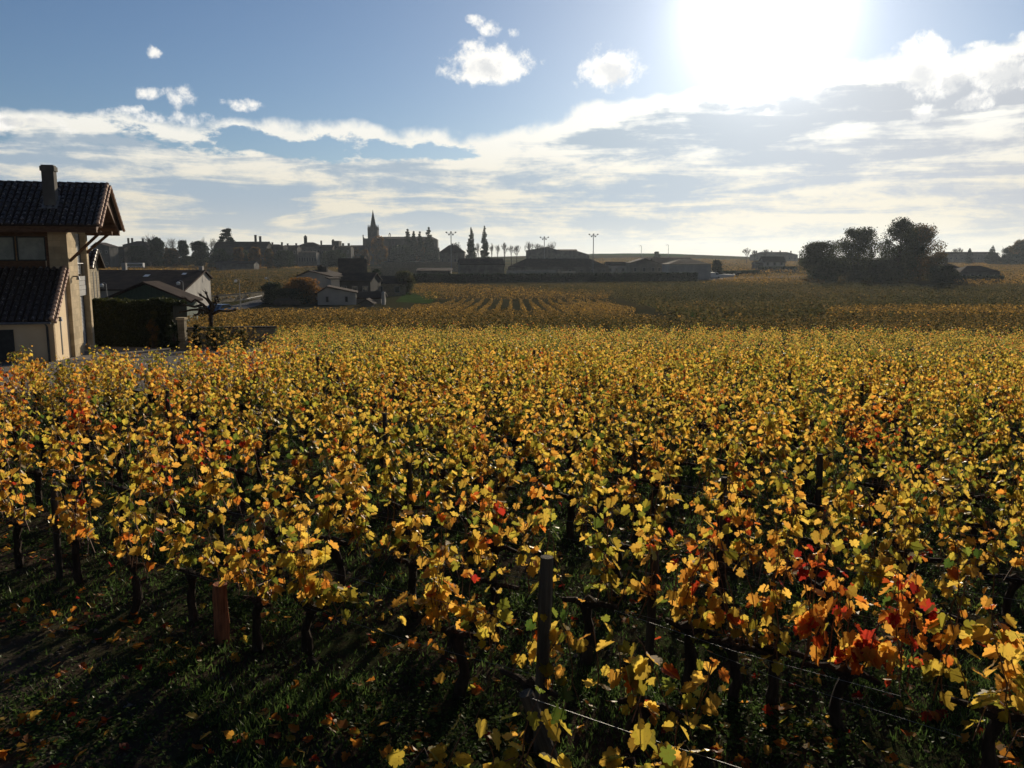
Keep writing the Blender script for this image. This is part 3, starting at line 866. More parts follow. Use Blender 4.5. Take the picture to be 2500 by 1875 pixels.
def special_vine(seed, tm, ts, per, nc, top, sizes, half=HALF_A, head=0.55, zmin=0.62):
    g = random.Random(seed); s = np.random.RandomState(seed)
    cs = vine_canes(g, nc, top, head); pt = []
    V, F, T = vine_leaves(g, s, cs, per, half, sizes, tm, ts, zmin, pet=pt)
    lv = np_mesh('leaves', V, F, T); lv.materials.append(M['vine_leaf'])
    tr, cn = vine_wood(g, cs, head)
    for q in pt: cn.tube(q, 0.0014, 3, cap=False)
    a = tr.mesh('trunk'); a.materials.append(M['bark']); b = cn.mesh('canes'); b.materials.append(M['cane'])
    return a, b, lv

ROT = math.atan2(RDIR[1], RDIR[0])
def in_frame(x, y, z, m=60):
    dx = x; dy = y; dz = z - EYE
    f = dy * math.cos(PITCH) - dz * math.sin(PITCH); u = dy * math.sin(PITCH) + dz * math.cos(PITCH)
    if f <= 0.3: return False
    return -m < 1250 + dx / f * FPX < 2500 + m and -m < 937.5 - u / f * FPX < 1875 + m

FIELD = [(-60, 24.0), (-24, 24.2), (-13, 25.0), (-9.9, 27.8), (-10.6, 33), (-12.4, 44), (-12.6, 49), (0, 49), (14, 47), (27, 43.5), (60, 41), (60, -20), (-60, -20)]
def inside(poly, X, Y):
    X = np.asarray(X); Y = np.asarray(Y); c = np.zeros(X.shape, bool)
    n = len(poly)
    for i in range(n):
        x0, y0 = poly[i][0], poly[i][1]; x1, y1 = poly[(i + 1) % n][0], poly[(i + 1) % n][1]
        if y0 == y1: continue
        t = ((y0 > Y) != (y1 > Y)) & (X < (x1 - x0) * (Y - y0) / (y1 - y0) + x0)
        c ^= t
    return c

spots = []
extra = []                                  # just outside the frame: seen from a step to the side
g = random.Random(77)
for k in range(0, 60):
    o = ROW0 + NDIR * ROWSP * k
    for j in range(-70, 75):
        p = o + RDIR * (VSP * j + (0.37 * k) % VSP) + NDIR * g.uniform(-.05, .05) + RDIR * g.uniform(-.1, .1)
        x, y = float(p[0]), float(p[1])
        if k == 0 and (j < 0): continue
        if not inside(FIELD, x, y): continue
        z = gz(x, y)
        if not (in_frame(x, y, z + 0.6, 120) or in_frame(x, y, z + 1.4, 160)):
            if in_frame(x, y, z + 1.0, 900): extra.append((math.hypot(x, y), x, y, k, j))
            continue
        spots.append((math.hypot(x, y), x, y, k, j))
spots.sort()
GV = 'grape vines of the near vineyard'
COMMON = 'yellow leaved grape vine among many alike in the close rows of the near vineyard'
red_spots = {}
NEAR = 296
used_near = spots[:NEAR]
rest = spots[NEAR:] + extra
g = random.Random(4)
def nearest(x, y):
    return min(range(len(used_near)), key=lambda i: (used_near[i][1] - x) ** 2 + (used_near[i][2] - y) ** 2)
SPEC = {}
def spec(x, y, meshes, label, sc=1.0):
    i = nearest(x, y)
    while i in SPEC: i += 1
    SPEC[i] = (meshes, label, sc, x, y)
spec(2.75, 6.35, special_vine(21, 0.74, .17, 14, 11, 1.58, (0.07, 0.13), head=0.5, zmin=0.45), 'red and orange leaved grape vine at lower right, the reddest of the near rows')
spec(3.62, 5.75, special_vine(22, 0.54, .17, 11, 9, 1.30, (0.07, 0.14), head=0.5, zmin=0.4), 'orange and gold grape vine just right of the reddest vine')
spec(-1.9, 7.5, special_vine(23, 0.42, .12, 13, 9, 1.42, (0.06, 0.125)), 'dense yellow vine in the first row, between the red stake and the thick end post')
spec(-0.5, 6.9, special_vine(24, 0.44, .12, 11, 8, 1.35, (0.06, 0.125), zmin=.7), 'yellow vine in the first row directly left of the thick end post')
spec(-4.2, 8.7, special_vine(25, 0.44, .11, 9, 8, 1.45, (0.06, 0.115), zmin=.8), 'yellow vine in the first row standing left of the red stake')
spec(-5.0, 13.0, special_vine(28, 0.72, .14, 12, 8, 1.45, (0.06, 0.11)), 'orange and red tinged vine deep in the rows, left of the centre')
spec(-0.2, 9.2, special_vine(29, 0.62, .12, 12, 8, 1.5, (0.06, 0.12)), 'orange gold vine near the middle, behind the thick end post')
spec(-8.2, 15.6, special_vine(26, 0.66, .14, 10, 8, 1.45, (0.07, 0.12)), 'rust coloured vine standing deep in the rows far left of the centre')
ORD = ['first', 'second', 'third', 'fourth', 'fifth', 'sixth', 'seventh', 'eighth', 'ninth', 'tenth', 'eleventh', 'twelfth', 'thirteenth', 'fourteenth', 'fifteenth', 'sixteenth', 'seventeenth', 'eighteenth', 'nineteenth', 'twentieth']
_rows = {}
for i, (d, x, y, k, j) in enumerate(used_near):
    _rows.setdefault(k, []).append((x, i))
RANK = {}
for k_, l_ in _rows.items():
    for n_, (x_, i_) in enumerate(sorted(l_)): RANK[i_] = n_
def row_label(k, j, x, y):
    if k < 4 and RANK[i] < 20:
        return 'yellow grape vine, %s from the left in the %s vine row' % (ORD[RANK[i]], ('nearest', 'second nearest', 'third nearest', 'fourth nearest')[k])
    return COMMON
for i, (d, x, y, k, j) in enumerate(used_near):
    if i in SPEC:
        ms, lb, sc, x, y = SPEC[i]
        put_vine(x, y, ms, ROT + g.uniform(-.1, .1), sc, lb)
        continue
    ms = protos[g.randrange(8)]
    if g.random() < (.30 if (x < -7 and y > 13) else .03): ms = protos[8 + g.randrange(2)]
    if k <= 4 and g.random() < (1, .95, .85, .6, .4)[k]: ms = sparse[g.randrange(5)]
    put_vine(x, y, ms, ROT + (math.pi if g.random() < .5 else 0) + g.uniform(-.15, .15), g.uniform(0.90, 1.08) * (1.0 if k else 0.97), row_label(k, j, x, y), GV)

# the low ragged vine at the foot of the leaning post, bottom edge of the picture
spec_sprig = special_vine(41, 0.38, .05, 9, 3, 0.85, (0.08, 0.13), head=0.5, zmin=0.5)
put_vine(1.95, 6.9, spec_sprig, ROT, 1.0, 'isolated sprig of pale yellow leaves on a short vine, left of the red vine')
put_vine(2.25, 6.75, special_vine(42, 0.58, .17, 10, 8, 1.45, (0.07, 0.13), head=.5), ROT, 1.0, 'gold vine flecked with orange, leaning on the left side of the red vine')
lowm = special_vine(31, 0.40, .07, 6, 5, 1.02, (0.10, 0.15), head=0.30, zmin=0.30)
put_vine(-0.28, 5.08, lowm, ROT + .3, 1.0, 'low sparse vine with big yellow leaves at the foot of the leaning stay post')
lowm2 = special_vine(33, 0.42, .07, 7, 5, 1.0, (0.09, 0.14), head=0.30, zmin=0.30)
put_vine(1.1, 4.75, lowm2, ROT, 1.05, 'sparse yellow vine under the taut wire at the bottom edge')
lowm3 = special_vine(36, 0.44, .12, 6, 5, 1.05, (0.09, 0.14), head=0.35, zmin=0.35)
put_vine(1.05, 6.0, lowm3, ROT, 1.05, 'thin yellow vine just right of the thick end post')
lowm4 = special_vine(37, 0.30, .10, 7, 5, 1.35, (0.10, 0.15), head=0.5, zmin=0.4)
put_vine(3.72, 5.1, lowm4, ROT, 1.0, 'green and yellow vine cut by the right edge of the photo')

# everything farther in the same field: one mass
def mass(parts_name, items, half, per, sizes, mat, seed, nv=6, label='', dens=1.0):
    g = random.Random(seed); s = np.random.RandomState(seed)
    vs = []
    for i in range(nv):
        cs = vine_canes(g, 8, g.uniform(1.35, 1.55))
        vs.append(vine_leaves(g, s, cs, per, half, sizes, g.uniform(0.31, 0.50), 0.15))
    parts = []
    for (d, x, y, k, j) in items:
        V, F, T = vs[g.randrange(nv)]
        a = ROT + (math.pi if g.random() < .5 else 0) + g.uniform(-.2, .2); sc = g.uniform(.92, 1.1)
        c, sn = math.cos(a) * sc, math.sin(a) * sc
        W = np.empty_like(V)
        W[:, 0] = V[:, 0] * c - V[:, 1] * sn + x; W[:, 1] = V[:, 0] * sn + V[:, 1] * c + y; W[:, 2] = V[:, 2] * sc + gz(x, y)
        sh = g.uniform(-.07, .09)
        if x < -7 and 14 < y < 30: sh += g.choice((0.0, .06, .16))
        parts.append((W, F, np.clip(T + sh, .02, .98)))
    V, F, T = cat_meshes(parts)
    o = mesh_obj(parts_name, np_mesh(parts_name, V, F, T), mat)
    return tag(o, label, 'vineyard', kind='stuff')
print('vines', len(spots))
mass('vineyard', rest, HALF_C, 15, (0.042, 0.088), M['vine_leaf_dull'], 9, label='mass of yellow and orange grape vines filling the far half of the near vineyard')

# posts, stakes and wires
def post_mesh(h, r, seed, sq=False):
    g = random.Random(seed); m = MB()
    n = 4 if sq else 9
    pts = [(g.uniform(-.008, .008), g.uniform(-.008, .008), -0.1 + (h + .1) * k / 5) for k in range(6)]
    m.tube(pts, [r * g.uniform(.93, 1.05) for _ in range(5)] + [r * .92], n)
    return m.mesh('post')
pm = [post_mesh(1.28, 0.046, 1), post_mesh(1.22, 0.042, 2), post_mesh(1.33, 0.044, 3)]
for m_ in pm: m_.materials.append(M['post_wood'])
def put_post(x, y, me, label, group=None, tilt=(0, 0), z=None):
    o = bpy.data.objects.new('vine_post', me); COL.objects.link(o)
    o.location = (x, y, gz(x, y) if z is None else z)
    o.rotation_euler = (tilt[0], tilt[1], g.uniform(0, 3))
    return tag(o, label, 'post', group)
thick = post_mesh(1.60, 0.056, 7); thick.materials.append(M['end_post_wood'])
put_post(0.22, 6.12, thick, 'thick round grey wooden end post of the first vine row', tilt=(R(1), R(-1)))
lpt = at_depth(1284, 1692, 5.45); lpb = on_ground(1385, 1990)
lp = post_mesh((lpt - lpb).length, 0.058, 8); lp.materials.append(M['end_post_wood'])
o = put_post(lpb.x, lpb.y, lp, 'short leaning stay post with a wire tied to its head')
o.rotation_euler = (lpt - lpb).to_track_quat('Z', 'Y').to_euler()
stake = post_mesh(0.62, 0.078, 9); stake.materials.append(M['red_wood'])
put_post(-2.98, 8.05, stake, 'short reddish brown stake with a cut top standing in the grass')
for (x, y, lb) in ((1.32, 7.5, 'dark post in the second row, behind and right of the thick end post'),
                   (2.35, 8.9, 'dark post rising beside the yellow sprig, third row'),
                   (4.15, 10.8, 'tall dark post halfway to the right edge, farther up the slope'),
                   (-5.6, 9.8, 'dark post in the first row near the left edge'),
                   (6.9, 15.6, 'dark post poking out of the rows at right, far up'),
                   (-7.3, 17.2, 'dark post poking out of the rows left of the centre'),
                   (-2.2, 14.1, 'dark post showing between leaves in the middle of the rows')):
    put_post(x, y, pm[g.randrange(3)], lb, tilt=(R(g.uniform(-3, 3)), R(g.uniform(-3, 3))))
for k in range(2, 13):
    o_ = ROW0 + NDIR * ROWSP * k; pcount = -1
    for j in range(-4, 4):
        p = o_ + RDIR * (11.0 * j + 1.9 * (k % 3))
        if not inside(FIELD, p[0], p[1]) or not in_frame(p[0], p[1], gz(p[0], p[1]) + 1.2, 0): continue
        if min(math.hypot(p[0] - a, p[1] - b) for a, b in ((4.15, 10.8), (2.35, 8.9), (6.9, 15.6), (-7.3, 17.2), (-2.2, 14.1))) < 1.2: continue
        pcount += 1
        put_post(float(p[0]), float(p[1]), pm[g.randrange(3)], 'weathered round post, %s from the right in the %s vine row' % (ORD[pcount], ORD[k]), 'posts along the vine rows', tilt=(R(g.uniform(-3, 3)), R(g.uniform(-3, 3))))
wlab = ['first', 'second', 'third', 'fourth', 'fifth', 'sixth', 'seventh']
for k in range(7):
    o_ = ROW0 + NDIR * ROWSP * k
    w = MB()
    for h in (0.62, 1.05, 1.4):
        a = o_ if k == 0 else o_ - RDIR * 14
        b = o_ + RDIR * 18
        pts = []
        for i in range(25):
            p = a + (b - a) * i / 24
            pts.append((p[0], p[1], gz(p[0], p[1]) + h - 0.03 * math.sin(math.pi * ((i % 4) / 4))))
        w.tube(pts, 0.0013, 4, cap=False)
    wo = w.build('trellis_wire', M['wire'])
    tag(wo, 'thin trellis wires running through the %s vine row' % wlab[k], 'wire', 'trellis wires')
# the taut stay wire that runs down to the right
w = MB()
tp = at_depth(1288, 1702, 5.42); e = at_depth(1900, 1905, 4.6)
w.tube([tp, (tp + e) / 2 + Vector((0, 0, -0.01)), e, e + (e - tp) * 0.8], 0.0022, 5)
tag(w.build('stay_wire', M['wire']), 'taut pale wire running down right from the leaning stay post', 'wire')
for (a, b, lb) in (((1500, 1490), (2200, 1700), 'slack thin wire crossing the dark gap under the red vine'), ((1650, 1560), (2350, 1800), 'lower slack wire crossing the dark gap below the red vine')):
    A = at_depth(a[0], a[1], 7.2); B = at_depth(b[0], b[1], 5.0)
    tag(MB().tube([A, (A + B) / 2 + Vector((0, 0, -.04)), B], 0.0013, 5).build('slack_wire', M['wire']), lb, 'wire')

# fallen leaves, grass and weeds
def scatter_ground(n, x0, x1, y0, y1, power=1.6):
    s = np.random.RandomState(n)
    y = y0 + (y1 - y0) * s.rand(n) ** power
    x = s.uniform(-1, 1, n) * (y * 0.66 + 1.2)
    return x, y, s
def clump_noise(x, y):
    return (np.sin(x * 2.1 + 1.3 * np.sin(y * 1.7)) + np.sin(y * 2.9 + 1.1 * np.sin(x * 2.3)) + np.sin(x * 5.3 + y * 4.1) * .6 + np.sin(x * 9.1 - y * 7.7) * .4) / 3.0
x, y, s = scatter_ground(210000, 0, 0, 4.3, 26.0, 1.9)
cn = clump_noise(x, y)
keep = (s.rand(len(x)) < np.clip(0.62 + cn * 0.7, 0.10, 1.0)) & ~((-(x + 3) * .78 - (y - 5.8) * .625 > -.2) & (y < 14) & (s.rand(len(x)) < np.clip(.80 - cn * .5, 0, .95)))
x, y, cn = x[keep], y[keep], cn[keep]
n = len(x)
z = ground(x, y) + relief(x, y)
a = s.uniform(0, 2 * math.pi, n); h = s.uniform(0.02, 0.075, n) * (1 + np.clip(cn, 0, 1) * 1.0) * (1 + (y > 12) * .5)
wd = s.uniform(0.003, 0.007, n) * (1 + y / 12)
ln = s.uniform(0.1, 0.9, n) * h; b = s.uniform(0, 2 * math.pi, n)
base = np.stack([x, y, z - 0.004], -1)
sd = np.stack([np.cos(a), np.sin(a), 0 * a], -1) * wd[:, None]
tp_ = base + np.stack([np.cos(b) * ln, np.sin(b) * ln, h], -1)
V = np.stack([base - sd, base + sd, tp_], 1).reshape(-1, 3); F = np.arange(3 * n).reshape(-1, 3)
T = np.repeat(np.clip(0.45 + 0.25 * cn + s.normal(0, .16, n), 0, 1), 3)
tag(mesh_obj('grass', np_mesh('grass', V, F, T), M['grass']), 'short dark green grass growing between the vine rows', 'grass', kind='stuff')
x, y, s = scatter_ground(150000, 0, 0, 4.3, 22.0, 1.9)
cn = clump_noise(x + 4, y + 9)
keep = s.rand(len(x)) < np.clip(0.35 + cn * 0.9, 0.04, 1.0); x, y = x[keep], y[keep]; n = len(x)
pos = np.stack([x, y, ground(x, y) + relief(x, y) + s.uniform(0.01, 0.07, n)], -1)
a = s.uniform(0, 2 * math.pi, n)
V, F, T = leaf_batch(pos, s.uniform(0.012, 0.035, n) * (1 + y / 25), np.stack([np.cos(a), np.sin(a), s.uniform(-.2, .6, n)], -1), np.stack([s.normal(0, .4, n), s.normal(0, .4, n), np.ones(n)], -1), np.clip(s.normal(.4, .2, n), 0, .9), HALF_C, s)
tag(mesh_obj('weeds', np_mesh('weeds', V, F, T), M['grass']), 'low leafy weeds spread over the soil under the vines', 'weeds', kind='stuff')
x, y, s = scatter_ground(5600, 0, 0, 4.4, 22.0, 1.7)
cn = clump_noise(x - 7, y + 3)
keep = s.rand(len(x)) < np.clip(0.35 + cn * 1.1, 0.05, 1.0); x, y = x[keep], y[keep]; n = len(x)
pos = np.stack([x, y, ground(x, y) + relief(x, y) + s.uniform(0.02, 0.07, n)], -1)
a = s.uniform(0, 2 * math.pi, n)
V, F, T = leaf_batch(pos, s.uniform(0.06, 0.11, n), np.stack([np.cos(a), np.sin(a), s.uniform(-.4, .5, n)], -1), np.stack([s.normal(0, .35, n), s.normal(0, .35, n), np.ones(n)], -1), np.clip(s.normal(.68, .15, n), .3, .98), HALF_B, s, curl=.9)
tag(mesh_obj('fallen_leaves', np_mesh('fallen_leaves', V, F, T), M['vine_leaf']), 'yellow and brown vine leaves fallen on the grass', 'fallen leaves', kind='stuff')

# clods and pebbles on the bare strip at the left
s = np.random.RandomState(404); n = 16000
y = 4.5 + 9.5 * s.rand(n) ** 1.3; x = s.uniform(-1, 1, n) * (y * .66 + 1)
m_ = -(x + 3) * .78 - (y - 5.8) * .625
k = (m_ > -.5) | (s.rand(n) < .22); x, y = x[k], y[k]; n = len(x)
c = np.stack([x, y, ground(x, y) + relief(x, y)], -1); r = (s.gamma(1.6, .006, n) + .003)
base_ = np.array([(1, 0, 0), (-.5, .87, 0), (-.5, -.87, 0), (0.1, 0, .8)])
th = s.uniform(0, 6.28, n); co, si = np.cos(th), np.sin(th)
V = base_[None] * s.uniform(.6, 1.3, (n, 4, 3)) * r[:, None, None]
V = np.stack([V[..., 0] * co[:, None] - V[..., 1] * si[:, None], V[..., 0] * si[:, None] + V[..., 1] * co[:, None], V[..., 2]], -1) + c[:, None, :]
F = (np.array([(0, 1, 3), (1, 2, 3), (2, 0, 3)])[None] + 4 * np.arange(n)[:, None, None]).reshape(-1, 3)
M['clod'] = solid('clod', (0.05, 0.04, 0.03), (0.17, 0.145, 0.115), 9, 1.0, spec=0.05)
tag(mesh_obj('soil_clods', np_mesh('soil_clods', V.reshape(-1, 3), F), M['clod']), 'small clods and pebbles on the bare strip at lower left', 'clods', kind='stuff')

# ------------------------------------------------------------------ vineyards beyond the near field
def plot(name, label, poly, rowdir, spacing, h, size, cover, tint, spread, seed, hmin=0.35, width=0.30, patchy=0.10):
    """rows of vines as many small leaf faces; poly is a list of ground points"""
    s = np.random.RandomState(seed)
    P = np.array([(p[0], p[1]) for p in poly])
    u = np.array([math.cos(rowdir), math.sin(rowdir)]); v = np.array([-u[1], u[0]])
    a, b = P @ u, P @ v
    rows = np.arange(b.min(), b.max(), spacing)
    L = a.max() - a.min()
    per = int(L * (h - hmin) / (size * size) * cover)
    n = int(per * len(rows))
    if n > 900000: n = 900000
    ri = s.randint(0, len(rows), n)
    t = s.uniform(a.min(), a.max(), n)
    w = rows[ri] + s.normal(0, width * .5, n)
    X = t * u[0] + w * v[0]; Y = t * u[1] + w * v[1]
    k = inside([tuple(p) for p in P], X, Y)
    # ragged tops and missing plants
    t, ri, X, Y = t[k], ri[k], X[k], Y[k]
    jag = 0.5 + 0.5 * np.sin(t * 2.7 + ri * 12.9898) * np.sin(t * 1.13 + ri * 4.1)
    n = len(X)
    z = hmin + (h - hmin) * s.rand(n) ** 0.75 * (0.80 + 0.28 * jag)
    pos = np.stack([X, Y, ground(X, Y) + z], -1)
    nz = np.sin(X * 0.09 + 2 * np.sin(Y * 0.03)) * np.sin(Y * 0.06 + 1.5 * np.sin(X * .05))
    T = np.clip(tint + patchy * nz + s.normal(0, spread, n), 0.01, 0.99)
    th = s.uniform(0, 2 * math.pi, n)
    d1 = np.stack([np.cos(th), np.sin(th), s.uniform(-.9, .5, n)], -1); d1 /= np.linalg.norm(d1, axis=1, keepdims=True)
    nr = s.normal(0, 1, (n, 3)); d2 = np.cross(d1, nr); d2 /= np.linalg.norm(d2, axis=1, keepdims=True)
    sz = s.uniform(.6, 1.25, n)[:, None] * size * .6
    V = np.stack([pos - d1 * sz, pos + d2 * sz * .8, pos + d1 * sz * .9, pos - d2 * sz * .7], 1).reshape(-1, 3)
    F = np.arange(4 * n).reshape(-1, 4)
    o = mesh_obj(name, np_mesh(name, V, F, np.repeat(T, 4)), M['far_vine'])
    return tag(o, label, 'vineyard', kind='stuff')

RD = math.atan2(RDIR[1], RDIR[0])
def gph(h, *pts):
    return [on_ground(x, y, h) for x, y in pts]
plot('vineyard', 'dark green and brown band of vines right behind the near vineyard', gph(1.2, (600, 790), (2560, 806), (2560, 768), (1640, 772), (1300, 771), (660, 771)), RD, 1.6, 1.35, 0.13, 0.62, 0.24, .17, 101)  # dark tint: greenish vines plus painted shade of the row fronts
plot('vineyard', 'golden brown band of vines above the dark band, centre', gph(1.2, (455, 795), (640, 794), (1640, 772), (1500, 757), (1000, 751), (560, 752), (455, 770)), RD, 1.6, 1.3, 0.14, 0.72, 0.50, .18, 102)
plot('vineyard', 'vine rows with grass lanes between them, pointing away from the viewer', gph(1.2, (1000, 751), (1500, 757), (1560, 745), (1480, 726), (1120, 724), (1010, 738)), R(90), 1.7, 1.0, 0.16, 0.75, 0.55, .18, 103, width=0.22)
plot('vineyard', 'orange brown vineyard in front of the long dark hedge', gph(1.2, (1040, 722), (1480, 724), (1500, 708), (1180, 694), (1060, 690), (1000, 692), (1000, 706)), R(60), 2.2, 1.3, 0.26, 0.8, 0.46, .18, 104)
plot('vineyard', 'wide dull olive vineyard filling the valley at right', gph(1.2, (1640, 770), (2560, 766), (2560, 690), (2300, 694), (1990, 686), (1700, 686), (1200, 694), (1520, 722), (1590, 740)), RD, 2.0, 1.3, 0.28, 0.75, 0.17, .14, 105, patchy=.10)
plot('vineyard', 'gold vine strip crossing the olive vineyard at right', gph(1.2, (2010, 762), (2560, 766), (2560, 746), (2250, 744), (2030, 748)), RD, 1.8, 1.45, 0.18, 0.7, 0.60, .14, 106)
plot('vineyard', 'brown orange vineyard on the slope behind the white gabled building', gph(1.0, (512, 734), (640, 716), (725, 712), (820, 705), (820, 650), (700, 655), (515, 660)), R(80), 2.2, 1.2, 0.32, 0.8, 0.33, .15, 107)
plot('vineyard', 'golden vine strip under the village at left', gph(1.0, (235, 660), (520, 657), (620, 652), (830, 656), (810, 643), (620, 640), (250, 640)), R(10), 2.5, 1.3, 0.55, 0.7, 0.58, .12, 108)
plot('vineyard', 'pale golden vineyard between the stone house and the dark trees at right', gph(1.0, (1690, 694), (1985, 694), (2015, 690), (2010, 671), (1960, 668), (1820, 668)), R(20), 2.3, 1.2, 0.40, 0.7, 0.50, .10, 109)
plot('vineyard', 'orange vineyard on the rise behind the low cottage at far right', gph(1.0, (2330, 690), (2560, 694), (2560, 640), (2310, 637)), R(15), 2.8, 1.3, 0.50, 0.7, 0.52, .12, 110)
plot('vineyard', 'ochre vineyard on the far hillside under the skyline', gph(0.8, (1440, 648), (1840, 665), (2000, 662), (2000, 636), (1800, 634), (1600, 629), (1440, 631)), R(12), 3.5, 1.3, 0.70, 0.6, 0.47, .08, 111)
plot('vineyard', 'small vine patch beside the court wall, left of the near vineyard', gph(1.2, (455, 812), (640, 812), (600, 790), (520, 776), (455, 780)), RD, 1.6, 1.3, 0.15, 0.7, 0.42, .16, 112)

# ------------------------------------------------------------------ trees
def cards(pos, size, tint, s, flat=0.0):
    n = len(pos)
    d1 = s.normal(0, 1, (n, 3)); d1[:, 2] *= (1 - flat); d1 /= np.linalg.norm(d1, axis=1, keepdims=True) + 1e-9
    d2 = np.cross(d1, s.normal(0, 1, (n, 3)) * np.array([1 - flat * .8, 1 - flat * .8, 1])); d2 /= np.linalg.norm(d2, axis=1, keepdims=True) + 1e-9
    z = (s.uniform(.55, 1.3, n) * size * .6)[:, None]
    V = np.stack([pos - d1 * z, pos + d2 * z * .7, pos + d1 * z, pos - d2 * z * .7], 1).reshape(-1, 3)
    return V, np.arange(4 * n).reshape(-1, 4), np.repeat(tint, 4)

def limbs(rngt, H, r0, spread, k=7, z0=0.25):
    m = MB()
    tk = [(rngt.uniform(-.01, .01) * H, rngt.uniform(-.01, .01) * H, H * .8 * i / 5 - (0.3 if i == 0 else 0)) for i in range(6)]
    m.tube(tk, [r0 * (1 - .15 * i) for i in range(6)], 6)
    for i in range(k):
        a = rngt.uniform(0, 6.28); z = H * rngt.uniform(z0, .65); L = spread * rngt.uniform(.5, .9)
        m.tube([(0, 0, z), (math.cos(a) * L * .5, math.sin(a) * L * .5, z + L * .35), (math.cos(a) * L, math.sin(a) * L, z + L * .8)], [r0 * .45, r0 * .3, r0 * .12], 5)
    return m

def span(sx0, sx1, sy, d):
    a, b = at_depth(sx0, sy, d), at_depth(sx1, sy, d)
    x = (a.x + b.x) / 2
    return x, abs(b.x - a.x), a.z, gz(x, d)

def leafy_tree(sx0, sx1, sytop, d, label, mat='tree_leaf', name='tree', tint=.45, n=4500, card=None, low=.08, seed=None, clumps=60, shape=1.0, ragged=.16, cat='tree', group=None, open_=0.0):
    x, w, zt, z0 = span(sx0, sx1, sytop, d)
    H = zt - z0
    seed = seed if seed is not None else int(sx0 * 7 + sytop)
    s = np.random.RandomState(seed); gg = random.Random(seed)
    card = card or max(0.16, d * 0.0021)
    n = int(n * 2.3)
    root = empty(name, (x, d, z0)); tag(root, label, cat, group)
    limbs(gg, H, max(.10, H * .022), w * .45, 8).build('trunk', M['bark'], root)
    C = []; Rr = []
    clumps = int(clumps * 1.5)
    for i in range(clumps):
        t = gg.random() ** .8
        zc = H * (low + (0.93 - low) * t ** 1.1)
        tq = zc / H; prof = min(1, .66 + tq) if tq < .42 else max(.05, 1 - ((tq - .42) / (.60 * shape)) ** 2.0) ** .55
        rr = w * .5 * prof * (gg.random() ** .5) * gg.uniform(.75, .95)
        a = gg.uniform(0, 6.28)
        C.append((math.cos(a) * rr, math.sin(a) * rr * .9, zc)); Rr.append(w * gg.uniform(.07, .19) + .02 * H)
    C.append((0, 0, H * .9)); Rr.append(w * .10)
    C = np.array(C); Rr = np.array(Rr)
    idx = s.randint(0, len(C), n)
    v = s.normal(0, 1, (n, 3)); v /= np.linalg.norm(v, axis=1, keepdims=True)
    r = s.rand(n) ** .4
    pos = C[idx] + v * (r * Rr[idx])[:, None] * np.array([1, 1, .85]) + s.normal(0, ragged * .12 * w, (n, 3)) * (s.rand(n) < .34)[:, None]
    pos[:, 2] = np.clip(pos[:, 2], H * low * .35, H * 1.02)
    T = np.clip(tint + (s.rand(len(C)) * .5 - .25)[idx] * .8 + s.normal(0, .14, n), 0, 1)
    V, F, T4 = cards(pos, card * .68, T, s)
    mesh_obj('crown', np_mesh('crown', V, F, T4), M[mat], root)
    return root

def bare_tree(sx0, sx1, sytop, d, label, name='bare_tree', seed=1, group=None, fuzz=True):
    x, w, zt, z0 = span(sx0, sx1, sytop, d)
    H = zt - z0; gg = random.Random(seed)
    root = empty(name, (x, d, z0)); tag(root, label, 'tree', group)
    tr = MB(); br = MB()
    rmin = d * 0.00010
    tr.tube([(0, 0, -.4), (0.01 * H, 0, H * .18), (0, 0.01 * H, H * .34)], [H * .028, H * .022, H * .018], 6)
    def grow(p, dr, L, r, lv):
        e = p + dr * L
        mid = (p + e) / 2 + Vector((gg.uniform(-1, 1), gg.uniform(-1, 1), gg.uniform(-.5, 1))) * L * .07
        br.tube([p, mid, e], [max(r, rmin), max(r * .8, rmin), max(r * .6, rmin)], 3 if lv > 1 else 5, cap=False)
        if lv >= 5: return
        for i in range(3 if lv < 4 else 2):
            ax = Vector((gg.gauss(0, 1), gg.gauss(0, 1), gg.gauss(0, .5))).normalized()
            nd = (dr + ax * gg.uniform(.45, .8) + Vector((0, 0, .12))).normalized()
            nd.x *= 1; grow(mid.lerp(e, gg.uniform(.2, 1)), nd, L * gg.uniform(.62, .82), r * .6, lv + 1)
    kx = w / H
    for i in range(5):
        a = i * 1.257 + gg.uniform(-.3, .3)
        grow(Vector((0, 0, H * gg.uniform(.24, .34))), Vector((math.cos(a) * kx * .8, math.sin(a) * kx * .8, 1)).normalized(), H * .25, H * .013, 1)
    V = np.array(br.v); m = np.abs(V[:, 0]).max(); zz = V[:, 2].max()
    V[:, 0] *= (w / 2) / m; V[:, 1] *= (w / 2) / m; V[:, 2] = np.where(V[:, 2] > H * .3, H * .3 + (V[:, 2] - H * .3) * (H * .7) / (zz - H * .3), V[:, 2])
    br.v = [tuple(p) for p in V]
    tr.build('trunk', M['bark'], root); mesh_obj('branches', br.mesh('branches'), M['bark'], root)
    return root

